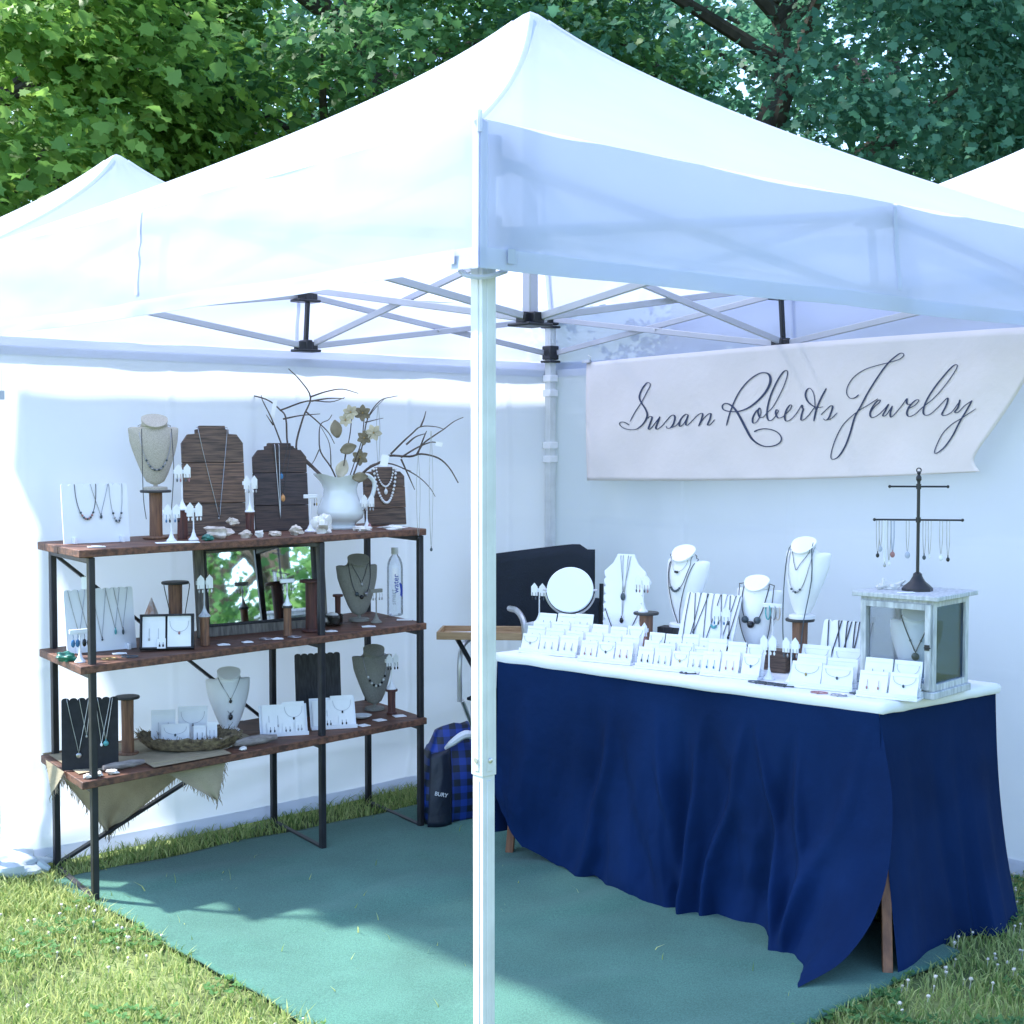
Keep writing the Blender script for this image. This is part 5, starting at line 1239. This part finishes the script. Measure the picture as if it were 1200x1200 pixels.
# slanted white board
p = tb(820, .42); k = kk(p); W_, H_ = 74*k, 88*k
T, P = nboard(p, RB-R(8), W_, H_, 'acrylic', 'slanted white necklace board with six necklaces beside the left table bust', .40, 8, feet=False)
rzb = RB-R(8)
for x0, x1, xb, zb, mm, pn, bd, u, lb in ((-.44, -.24, -.36, .22, 'dark_chain', None, (5, .4, .6, .006, ['slate']), True, 'leftmost cord with a cluster of grey beads on the slanted board'), (-.34, -.10, -.22, .45, 'dark_chain', (.005, 'slate'), None, False, 'second cord with a small bead on the slanted board'), (-.12, .12, .0, .20, 'dark_chain', ((.010, .006, .011), 'slate'), None, False, 'cord with a round grey stone on the slanted board'), (.0, .24, .12, .52, 'silver', None, (5, .4, .6, .005, ['turq']), True, 'silver chain with pale aqua beads on the slanted board'), (.14, .40, .30, .36, 'dark_chain', ((.014, .007, .011), 'blue'), None, False, 'cord with a blue half-moon stone on the slanted board'), (.30, .48, .42, .42, 'dark_chain', (.005, 'onyx'), None, False, 'rightmost cord with a dark drop on the slanted board')):
    board_neck(T, P, rzb, W_, H_, x0*W_, x1*W_, xb*W_, zb*H_, lb, mm, pn, .0015, None, u, bd)
p = tb(846, .44); k = kk(p); spool(p, RB, 24*k, 5.5*k, 10*k, 'short brown spool right of the slanted board', 'spool')
tstand(p+Vector((0, 0, 24*k)), RB, 42*k, 22*k, 'white T-bar earring stand with blue studs beside the slanted board', ['blue', 'slate'], 'small blue earring on the stand beside the slanted board')
q, k = block(877, .66, 46, 15, 26, 'slate', 'dark green-grey box under the middle white bust')
T, F = lbust(885, .66, q.z, 86*k, 'white bust with big dark stones, middle of the table', R(-38))
bust_neck(T, F, R(-38), .19, .84, .34, 'dark cord necklace with three large grey stones on the middle table bust', 'dark_chain', 'u', r=.002, nbeads=(3, .34, .66, .014, ['slate', 'onyx', 'slate']))
bust_neck(T, F, R(-38), .26, .84, -.05, 'long dark lariat cord hanging down the middle table bust', 'dark_chain', 'w', r=.0017)
p = tb(880, .50); p.z = q.z-.012; b = MB()
for i in range(9): b.ell((random.gauss(0, .012), random.gauss(0, .008), .012+random.random()*.02), (.013, .011, .009), 10, 6, rough=.8)
o = b.build('coral', 'shell'); o.location = p+Vector((0, 0, .0)); tag(o, 'pinkish white branching coral on the dark box', 'coral')
block(880, .50, 30, 12, 12, 'grain_black', 'low black block under the pinkish coral')
q2, k = block(908, .52, 34, 26, 22, 'plank', 'weathered wood box behind the pair of front earring stands')
p = tb(905, .60); p.z = q2.z; tstand(p, RB, 52*k, 24*k, 'white stand hung with pale hoop bracelets between the two right busts', None, None, cards=False)
for i, (dx, mm, lb) in enumerate(((-6, 'turq', 'pale aqua bead bracelet on the hoop stand'), (1, 'silver', 'silver bracelet on the hoop stand'), (6, 'shell', 'cream and orange bead bracelet on the hoop stand'))):
    b = MB(); r = .026; b.tube([(0, r*.5*math.cos(2*pi*j/20), -r*1.1+r*1.1*math.sin(2*pi*j/20)) for j in range(20)], .0028, 6, True); o = b.build('bracelet', mm); o.location = rot_pt(p, RB, (dx*k, 0, 50*k)); o.rotation_euler = (0, 0, R(30)); tag(o, lb, 'bracelet', 'bracelets hung on the stand')
p = tb(901, .24); k = kk(p); tstand(p, RB, 46*k, 20*k, 'white T-bar earring stand, left of the front pair below the right bust', ['pearl'], 'tiny pale earring on the left stand of the front pair')
p = tb(927, .24); tstand(p, RB, 46*k, 20*k, 'white T-bar earring stand, right of the front pair below the right bust', ['slate', 'silver'], 'tiny grey earring on the right stand of the front pair')
p = tb(937, .62); k = kk(p); spool(p, RB, 62*k, 9*k, 17*k, 'tall brown spool under the right white bust', 'spool')
T, F = lbust(939, .62, p.z+62*k+.001, 92*k, 'white bust on the tall brown spool, highest of the table busts', R(-50))
bust_neck(T, F, R(-50), .15, .84, .58, 'short grey chain necklace on the highest table bust', 'dark_chain', 'v', r=.0012)
bust_neck(T, F, R(-50), .18, .84, .30, 'chain with small grey drops on the highest table bust', 'silver', 'u', nbeads=(5, .38, .62, .0045, ['slate', 'silver']))
H_ = T['H']; lp = [(-.20*H_, F(-.2*H_, .8*H_), .88*H_), (-.24*H_, F(-.22*H_, .5*H_), .5*H_), (-.20*H_, -.13*H_, .0), (-.16*H_, -.15*H_, -.35*H_), (-.03*H_, -.17*H_, -.52*H_), (.10*H_, -.16*H_, -.38*H_), (.15*H_, -.15*H_, 0), (.20*H_, F(.2*H_, .5*H_), .5*H_), (.17*H_, F(.17*H_, .8*H_), .88*H_), (.1*H_, .09*H_, 1.0*H_), (-.1*H_, .09*H_, 1.0*H_)]
necklace(T.location, R(-50), lp, 'very long blue-grey cord looping below the highest table bust', 'slate', .002, None, None, True)
p = tb(985, .48); k = kk(p); W_, H_ = 62*k, 72*k
T, P = nboard(p, RB-R(6), W_, H_, 'acrylic', 'white necklace board strung with dark cords left of the lantern', .34, 6, feet=False); rzb = RB-R(6)
for x0, x1, xb, zb, pn, u, lb in ((-.40, -.14, -.30, .18, ((.012, .007, .012), 'blue'), False, 'dark cord with a round blue stone on the corded board'), (-.20, .06, -.06, .30, (.004, 'onyx'), False, 'second dark cord loop on the corded board'), (-.02, .22, .10, .34, None, True, 'third dark cord loop on the corded board'), (.14, .36, .24, .26, None, True, 'fourth dark cord loop on the corded board'), (.28, .48, .40, .22, None, False, 'rightmost dark cord on the corded board')):
    board_neck(T, P, rzb, W_, H_, x0*W_, x1*W_, xb*W_, zb*H_, lb, 'dark_chain', pn, .0019, None, u)
# flat bracelets at the table front
for px, v, r, m, lb in ((806, .10, .030, 'dark_chain', 'dark bracelet lying by the third tray'), (822, .14, .026, 'silver', 'silver bracelet lying by the third tray'), (888, .10, .034, 'slate', 'grey-blue bracelet, leftmost of the row before the front stands'), (899, .10, .034, 'dark_chain', 'dark bracelet, second of the row before the front stands'), (910, .10, .034, 'slate', 'grey-blue bracelet, third of the row before the front stands'), (921, .10, .034, 'dark_chain', 'dark bracelet, rightmost of the row before the front stands'), (960, .03, .028, 'rose', 'plum bracelet lying before the corded board tray'), (983, .03, .026, 'silver', 'silver bracelet lying before the lantern tray'), (1002, .14, .018, 'slate', 'small grey ring bracelet between the two right trays')):
    bangle(tb(px, v), r, lb, m, .0024, .55, RB)
for px, v, lb in ((818, .30, 'small grey ring box behind the bracelet by the third tray'), (830, .28, 'small grey ring box beside the short brown spool')):
    p = tb(px, v); b = MB(); b.box((0, 0, .008), (.034, .024, .016)); o = b.build('ring_box', 'lilac', bevel=.002); o.location = p; o.rotation_euler = (0, 0, RB); tag(o, lb, 'ring box')

# ------------------------------------------------------------------ lantern case with a bust inside
RL = RZT
p = tb(1071, .46); k = kk(p); s = .262; Hl = 118*k
lt = thing('lantern', 'whitewashed grey wooden lantern case with glass sides and a bust inside', 'lantern', tuple(p), RL)
b = MB(); b.box((0, 0, .012), (s+.016, s+.016, .024)); b.build('base', 'lantern', lt, bevel=.003)
b = MB(); b.box((0, 0, Hl-.010), (s+.045, s+.045, .016)); b.build('roof_board', 'lantern', lt, bevel=.003)
pw = .024
for sx in (-1, 1):
    for sy in (-1, 1):
        b = MB(); b.box((sx*(s-pw)/2, sy*(s-pw)/2, (Hl-.018+.024)/2), (pw, pw, Hl-.043)); b.build('post', 'lantern', lt, bevel=.002)
for ax in (0, 1):
    for sg in (-1, 1):
        for z in (.024+.011, Hl-.018-.011):
            b = MB(); d = (s-2*pw-.001, .016, .022); c = (0, sg*(s-.018)/2, z)
            if ax: d = (.016, s-2*pw-.001, .022); c = (sg*(s-.018)/2, 0, z)
            b.box(c, d); b.build('rail', 'lantern', lt, bevel=.0015)
        z0, z1 = .047, Hl-.041; b = MB(); d = (s-2*pw-.001, .003, z1-z0); c = (0, sg*(s-.022)/2, (z0+z1)/2)
        if ax: d = (.003, s-2*pw-.001, z1-z0); c = (sg*(s-.022)/2, 0, (z0+z1)/2)
        b.box(c, d); b.build('glass_pane', 'lantern_glass' if ax and sg > 0 else 'glass', lt)
# hinged front door frame with latch
dr = MB(); y = -s/2-.007; w2 = s/2-.006
dr.box((-w2+.010, y, Hl/2), (.020, .010, Hl-.060)); dr.box((w2-.010, y, Hl/2), (.020, .010, Hl-.060)); dr.box((0, y, .041), (2*w2-.041, .010, .020)); dr.box((0, y, Hl-.040), (2*w2-.041, .010, .020))
do = dr.build('door', 'lantern', lt, bevel=.0015)
b = MB(); b.box((w2-.010, y-.007, Hl*.50), (.016, .006, .018)); b.tube([(w2-.018, y-.011, Hl*.5), (w2+.004, y-.011, Hl*.5)], .0025, 6); b.build('latch', 'plastic', do)
pb = rot_pt(p, RL, (-.0, .01, .026)); 
T, F = bust(pb, R(-18), .25, 'leather', 'white bust inside the glass lantern case', .03, group='white necklace busts on the table')
bust_neck(T, F, R(-18), .19, .84, .40, 'dark cord V with a round grey stone on the bust inside the lantern', 'dark_chain', 'v', r=.0019, pend=((.013, .006, .013), 'slate'), nbeads=(2, .38, .62, .004, ['slate']))
zt_ = TZ+.017+Hl
def onl(px, dy, z=0):    # a point on the lantern roof in column px, dy along the case depth
    A = Matrix.Rotation(RL, 3, 'Z') @ Vector((1, 0, 0)); P0 = rot_pt((p.x, p.y, zt_-.002+z), RL, (0, dy, 0)); u = px_on_line(px, P0, A); return P0+A*u
q = onl(1075, 0); k = kk(q); Hs = 142*k
bs_ = thing('jewelry_tree', 'black two-armed metal jewelry stand on top of the lantern', 'jewelry stand', tuple(q), R(-8))
b = MB(); b.lathe([(18*k, 0), (18*k, 3*k), (15*k, 6*k), (9*k, 11*k), (5.5*k, 17*k), (5*k, 20*k), (2.2*k, 22*k)], 8); b.build('base', 'plastic', bs_)
b = MB(); b.tube([(0, 0, 18*k), (0, 0, Hs-8*k)], 2.0*k, 10); b.lathe([(2.0*k, 0), (3.2*k, 2*k), (3.2*k, 5*k), (1.5*k, 8*k), (2.5*k, 10*k), (1*k, 12*k)], 12, (0, 0, Hs-14*k)); b.build('post', 'plastic', bs_)
b = MB(); b.tube([(2.6*k*math.cos(2*pi*i/16), 0, Hs-1*k+2.6*k*math.sin(2*pi*i/16)) for i in range(16)], .7*k, 6, True); b.build('ring_finial', 'plastic', bs_)
for z, L in ((Hs-20*k, 33*k), (Hs-59*k, 50*k)):
    b = MB(); b.tube([(-L, 0, z), (L, 0, z)], 1.1*k, 8); b.ell((-L, 0, z), 1.9*k, 8, 6); b.ell((L, 0, z), 1.9*k, 8, 6); b.lathe([(2.9*k, -3*k), (2.9*k, 3*k)], 10, (0, 0, z)); b.build('arm', 'plastic', bs_)
zz = Hs-60.5*k
for i, (dx, L, m, pm, sz, lb) in enumerate(((-46, 38, 'silver', 'onyx', .006, 'fine chain with a dark drop, outermost left on the jewelry tree'), (-43, 30, 'silver', 'lilac', .007, 'chain with a lilac stone, second from left on the jewelry tree'), (-38, 50, 'pearl', 'silver', .005, 'long pale bead strand on the left arm of the jewelry tree'), (-33, 48, 'silver', 'pearl', .005, 'long silver strand on the left arm of the jewelry tree'), (-29, 36, 'lilac', 'rose', .008, 'lilac strand with a plum stone on the left arm of the jewelry tree'), (-12, 36, 'silver', 'lilac', .009, 'chain with a lilac charm nearest the post on the left'), (7, 40, 'silver', 'slate', .006, 'chain with a grey-green drop nearest the post on the right'), (13, 40, 'silver', 'pearl', .004, 'plain pale chain on the right arm of the jewelry tree'), (26, 40, 'silver', 'pearl', .007, 'chain with a pale charm on the right arm of the jewelry tree'), (34, 42, 'silver', 'onyx', .006, 'chain with a dark drop, outermost right on the jewelry tree'))):
    L *= k; x = dx*k; w = 1.6*k; r = .0011 if m == 'silver' else .0024
    pts = [(x-w, 0, zz+2.2*k), (x-w, -.002, zz-L*.5), (x-w*.4, -.002, zz-L*.9), (x, -.002, zz-L), (x+w*.4, -.002, zz-L*.9), (x+w, -.002, zz-L*.5), (x+w, 0, zz+2.2*k)]
    necklace(q, R(-8), pts, lb, m, r, [((x, -.003, zz-L-sz*1.2), sz, pm)], group='necklaces hung on the jewelry tree')
q = onl(1042, -.03); b = MB()
for i in range(5): b.ell((-.03+.015*i, .004*nz(i), .010+.004*math.sin(i*2)), (.016, .010, .009), 10, 6, rough=.9)
b.ell((.035, 0, .020), (.024, .007, .006), 10, 6, Matrix.Translation((.035, 0, .02)) @ Matrix.Rotation(-.5, 4, 'Y') @ Matrix.Translation((-.035, 0, -.02))); b.ell((-.02, 0, .026), (.006, .006, .014), 8, 6)
o = b.build('shell', 'shell_white'); o.location = q; tag(o, 'knobbly white spider shell on the lantern roof', 'shell')
q = onl(1062, -.10); b = MB(); b.box((0, 0, .002), (.055, .02, .003)); o = b.build('jewelry_card', 'card', bevel=.0005); o.location = q; o.rotation_euler = (0, 0, .2); tag(o, 'white card lying at the foot of the jewelry tree', 'jewelry card')

# ------------------------------------------------------------------ banner with hand-lettered script
WN = -aT; WP = PR-aT*.055
def bw(px, py): return on_plane(px, py, WP, WN)
ban = thing('banner', 'blush canvas banner lettered with a navy script name, hung on the right wall', 'banner', tuple(bw(690, 425)), 0)
B0 = Vector(ban.location)
LT = [(690, 425), (689, 490), (690, 563)]; RT = [(q.x, q.y) for q in cr([(1240, 381, 0), (1206, 440, 0), (1172, 496, 0), (1150, 528, 0), (1145, 541, 0), (1152, 553, 0)], 5)]
def poly_at(L, t):
    q = t*(len(L)-1); i = min(int(q), len(L)-2); f = q-i; return (L[i][0]+(L[i+1][0]-L[i][0])*f, L[i][1]+(L[i+1][1]-L[i][1])*f)
def bwave(px, py):
    f = (py-425)/140; return .010*nz(px/90, py/160, 4)+.03*max(0, (px-1050)/120)*max(0, f+.15)*math.sin((px-1050)/26-py/60)*.6+.006*nz((px+py)/60, (px-py)/200, 2)+.004*nz(px/30, py/60, 7)
def bfn(u, v):
    a = poly_at(LT, v); c = poly_at(RT, v); px = a[0]+(c[0]-a[0])*u; py = a[1]+(c[1]-a[1])*u
    py += 4*math.sin(pi*u)*(1-v)*.0+(-3)*math.sin(pi*u)*(1-v)+(4*math.sin(pi*u))*v
    return tuple(bw(px, py)+WN*(.012+bwave(px, py))-B0)
b = MB(); b.grid(bfn, 90, 30); b.build('canvas', 'banner', ban, solid=.0015, sharp=80)
LET = {
 'S': (0, [[(185,722),(240,620),(300,530),(355,430),(390,365),(388,337),(360,332),(320,375),(290,430),(280,480),(300,530),(340,590),(360,650),(340,710),(300,760),(250,795),(190,802),(120,785),(82,750),(90,728),(130,728),(180,755)]]),
 'u': (0, [[(362,690),(385,670),(406,680),(385,740),(368,790),(388,792),(435,735),(485,670)],[(485,670),(455,740),(440,785),(458,795),(500,765),(540,720),(590,665),(622,658),(630,690),(610,750),(580,785),(550,785),(543,765)]]),
 's': (0, [[(580,785),(640,760),(690,700)]]),
 'a': (0, [[(765,652),(735,650),(690,695),(672,750),(685,768),(722,735),(765,655)],[(765,652),(745,710),(738,748),(757,755),(800,715),(860,655),(906,640),(895,700),(868,768)]]),
 'n': (0, [[(870,766),(910,700),(960,648),(988,642),(982,690),(962,738),(962,756),(985,750),(1030,700)]]),
 'R': (1, [[(108,710),(140,590),(190,460),(250,360),(330,275),(420,222),(490,218),(525,255),(520,320),(475,400),(400,480),(320,540),(230,575),(140,578),(80,560),(68,525),(95,503),(140,515),(190,560),(240,640),(290,740),(340,830),(400,880),(470,905),(550,900),(612,870),(628,825),(600,780),(540,750),(460,740),(400,752),(365,768)]]),
 'o': (1, [[(425,545),(385,580),(355,640),(357,685),(392,675),(428,610),(432,560),(418,546),(405,580),(420,630),(455,630),(490,590)]]),
 'b': (1, [[(490,590),(540,545),(600,450),(660,330),(690,235),(685,196),(650,212),(590,300),(530,420),(500,520),(490,600),(502,655),(535,660),(575,620),(600,575),(582,562),(575,600),(600,638),(640,630),(668,605)]]),
 'e': (1, [[(668,605),(712,560),(728,522),(710,520),(680,560),(662,620),(672,665),(712,658),(762,610),(800,555),(825,518),(830,545),(838,556),(822,610),(817,655),(842,655),(890,612),(950,532)]]),
 't': (1, [[(950,560),(945,470),(930,400),(900,362),(872,375),(858,420),(875,475),(920,520),(970,540),(1022,535)],[(1052,360),(1000,460),(960,560),(935,670)]]),
 'z': (1, [[(1000,610),(1050,560),(1090,525),(1108,535),(1095,580),(1070,640),(1042,660),(1022,645)],[(1050,658),(1092,645),(1150,590)]]),
 'J': (2, [[(245,395),(215,418),(178,420),(155,385),(165,330),(210,265),(290,210),(380,180),(460,160),(540,135),(575,105),(563,88),(530,102),(460,165),(390,260),(320,370),(260,480),(215,560),(180,680),(140,780),(90,855),(45,872),(40,830),(70,730),(120,630),(180,565),(250,510),(320,470),(390,425)]]),
 'f': (2, [[(335,525),(360,490),(398,455),(408,437),(385,442),(347,490),(330,540),(347,565),(392,545),(440,500),(468,466),(447,510),(426,550),(452,545),(495,480)],[(497,478),(482,530),(487,562),(522,530),(567,475),(602,425),(600,450),(612,468),(640,462)]]),
 'g': (2, [[(612,500),(662,472),(690,437),(666,437),(622,480),(602,530),(617,556),(660,540),(715,490),(800,420),(890,320),(958,222),(974,178),(945,182),(880,250),(800,350),(745,440),(722,510),(732,545),(772,540),(820,500),(870,450),(904,420),(905,445),(888,490),(862,540),(892,548),(942,520),(990,455)]]),
 'y': (2, [[(990,455),(1000,435),(985,490),(962,523),(987,525),(1032,480),(1092,438)],[(1092,438),(1050,510),(1000,590),(940,700),(870,790),(808,830),(810,790),(860,690),(930,620),(1010,570),(1120,500)]])}
ORG = [(720, 410, 8.571), (840, 410, 8.0), (970, 400, 6.316)]
ink = MB()
for key, (oi, runs) in LET.items():
    ox, oy, sc_ = ORG[oi]
    for rn in runs:
        c = cr([(x/sc_+ox, y/sc_+oy, 0) for x, y in rn], 6); n = len(c); vs = []
        bold = 1.45 if key == 'R' else 1.0
        for i, q in enumerate(c):
            a = c[max(0, i-1)]; e = c[min(n-1, i+1)]; d = e-a; d = d.normalized() if d.length > 1e-6 else Vector((1, 0, 0))
            down = abs(d.y*.9-d.x*.2); heavy = max(0, d.y) if True else 0
            w = (.62+1.15*max(heavy, .45*down)**1.5)*bold*.62
            w *= min(1, .55+i/3, .55+(n-1-i)/3)
            nx, ny = -d.y, d.x
            for sg in (-1, 1):
                X_ = q.x+nx*w*sg; Y_ = q.y+ny*w*sg; vs.append(tuple(bw(X_, Y_)+WN*(.0155+bwave(X_, Y_))-B0))
        ink.add(vs, [(2*i, 2*i+1, 2*i+3, 2*i+2) for i in range(n-1)])
ink.build('script_lettering', 'ink', ban)
bq = bw(691, 424); b = MB(); b.box((0, 0, 0), (.05, .018, .012)); b.tube([(-.02, 0, 0), (-.03, 0, .02), (-.01, 0, .03)], .002, 6); o = b.build('spring_clip', 'alu', bevel=.002); o.location = bq+WN*.02; o.rotation_euler = (0, 0, TH+pi/2); tag(o, 'little metal clip holding the banner by its left corner', 'clip')

# ------------------------------------------------------------------ folding chair with side tray
ch = thing('directors_chair', 'black canvas directors chair with aluminium arms in the far corner', 'chair', (.10, 6.78, 0), R(-22))
c0 = Vector(ch.location)
b = MB()
def bkf(u, v):
    px = 556+(697-556)*u; pyt = 652-14*min(1, u*1.25)+(6 if u > .93 else 0); y = 6.86-.10*u; top = at_y(px, pyt, y); bot = top.z-.41; return (top.x, top.y+.03*math.sin(pi*u), top.z+(bot-top.z)*v)
Xi = (Matrix.Translation(c0) @ Matrix.Rotation(R(-22), 4, 'Z')).inverted()
b.grid(bkf, 16, 8); b.v = [tuple(Xi @ Vector(q)) for q in b.v]; b.build('backrest', 'black_canvas', ch, solid=.012)
def wl(p_): return tuple(Xi @ Vector(p_))
b = MB(); b.grid(lambda u, v: (-.26+.52*u, -.02+.30*(v-.5)-.02, .47-.03*math.sin(pi*u)), 10, 6); b.build('seat', 'black_canvas', ch, solid=.012)
b = MB(); b.tube([wl(q) for q in cr([at_y(597, 713, 6.55), at_y(606, 716, 6.48), at_y(613, 727, 6.40), at_y(615, 745, 6.38), at_y(614, 775, 6.38)], 5)], .014, 8); b.build('armrest', 'alu', ch)
b = MB(); b.grid(lambda u, v: wl(tuple(at_y(686+16*u, 699+2*u+v*50, 6.52))), 4, 6); b.build('side_pocket', 'black_canvas', ch, solid=.012)
for sx in (-1, 1):
    b = MB(); b.tube(cr([(sx*.28, .14, .74), (sx*.28, -.10, .74), (sx*.28, -.20, .71), (sx*.28, -.23, .63), (sx*.28, -.23, .50), (sx*.28, -.23, .46)], 5), .013, 8); b.build('armrest', 'alu', ch)
    for y0, y1 in ((.16, -.20), (-.20, .16)):
        b = MB(); b.tube([(sx*.28, y0, .46), (sx*.28, y1, .012)], .011, 8); b.build('leg', 'alu', ch)
    b = MB(); b.tube([(sx*.28, .16, .44), (sx*.285, .17, 1.0)], .011, 8); b.build('back_post', 'plastic', ch)
t0 = [at_y(512, 750, 6.42), at_y(612, 745, 6.40)]
tr_ = thing('side_tray', 'pale wooden tray clipped to the chair, holding white papers', 'tray', tuple((t0[0]+t0[1])/2), R(-4))
wt = (t0[1]-t0[0]).length; b = MB(); b.box((0, .10, 0), (wt, .22, .010)); b.build('tray_floor', 'tan_wood', tr_)
b = MB(); b.box((0, -.015, .010), (wt, .012, .034)); b.box((0, .213, .010), (wt, .012, .034)); b.box((-wt/2+.006, .099, .010), (.012, .215, .034)); b.box((wt/2-.006, .099, .010), (.012, .215, .034)); b.build('tray_rim', 'tan_wood', tr_, bevel=.002)
b = MB(); b.bar((-wt*.28, .06, -.012), (-wt*.08, .10, -.16), .012, .02); b.bar((-wt*.07, .10, -.004), (-wt*.07, .10, -t0[0].z+.01), .018, .018); b.build('tray_bracket', 'plastic', tr_)
b = MB(); b.box((-.05, .09, .008), (.11, .13, .004), Matrix.Rotation(.2, 4, 'Z')); o = b.build('paper_sheet', 'card'); o.location = tr_.location; tag(o, 'white paper lying on the pale wooden side tray', 'paper')

# ------------------------------------------------------------------ plaid bag
bp0 = at_z(531, 968, .012)
bg = thing('shopping_bag', 'blue and black plaid shopping bag slumped on the carpet by the shelf', 'bag', tuple(bp0), R(18))
kb = kk(bp0); Wb, Hb2, Db = 66*kb, 116*kb, .20
b = MB(); rr = []
for i in range(19):
    t = i/18; z = Hb2*t; w = Wb*(.44+.10*math.sin(pi*min(1, t*1.15))-.12*t**3)*1.0; d = Db*(.5+.14*math.sin(pi*t)-.36*t**2.2); ring = []
    for j in range(36):
        a = 2*pi*j/36; ca, sa = math.cos(a), math.sin(a); e = .45
        x = w*abs(ca)**e*(1 if ca > 0 else -1); y = d*abs(sa)**e*(1 if sa > 0 else -1)
        n = .012*nz(x*14, y*14, z*9+3)
        ring.append((x+n+.10*Wb*t, y+n+Db*.5, z+(.0 if t < .8 else .03*nz(x*9, y*9, 2))-.05*max(0, t-.75)*4*(x < 0)*abs(x)/Wb*2))
    rr.append(ring)
b.rings(rr); b.build('bag_body', 'plaid', bg, sharp=60)
b = MB(); b.grid(lambda u, v: (-Wb*.50+Wb*(.44-.06*v)*u+.10*Wb*v*.7, Db*.5-Db*(.62-.30*max(0, v-.4)**1.6)-.004-.016*math.sin(pi*u)+.006*nz(u*4, v*4, 3), Hb2*(.03+.72*v+.05*u*v)), 10, 14); b.build('front_pocket', 'bag_navy', bg, solid=.004)
b = MB(); b.tube(cr([(-Wb*.10, Db*.16, Hb2*.78), (0, Db*.02, Hb2*.85), (Wb*.22, -.01, Hb2*.93), (Wb*.45, Db*.05, Hb2*.88), (Wb*.60, Db*.14, Hb2*.80)], 6), [.008+.010*math.sin(pi*i/24) for i in range(25)], 8); b.build('handle', 'white_cloth', bg)
me = text_mesh('BURY', .024, 'bag_lettering'); me.materials.clear(); me.materials.append(M['white_print']); o = bpy.data.objects.new('bag_lettering', me); COL.objects.link(o); o.parent = bg; o.location = (-Wb*.40, Db*.5-Db*.63-.026, Hb2*.36); o.rotation_euler = (pi/2, R(14), 0)

# ------------------------------------------------------------------ sack at the left wall foot
sp = at_z(14, 1030, 0); b = MB(); b.ell((0, 0, .045), (.12, .09, .05), 24, 14, rough=.5); b.tube([(.09, -.03, .05), (.13, -.05, .03)], [.03, .012], 8)
o = b.build('weight_bag', 'sack'); o.location = sp; o.rotation_euler = (0, 0, .5); tag(o, 'pale blue sandbag weight lying on the grass at the left tent corner', 'sandbag')
b = MB(); 
lb_ = on_plane(2, 463, PL+bT*0-bT*.0+aT*.07, (0, 1, 0)); b.box((0, 0, 0), (.022, .002, .035)); b.tube([(0, 0, .017), (0, 0, .10)], .001, 5); o = b.build('wall_label', 'lilac'); o.location = lb_; tag(o, 'small blue fabric label on the left edge of the tent wall', 'label')

for o in list(COL.objects):
    for q in ('H', 'PED'):
        if q in o: del o[q]
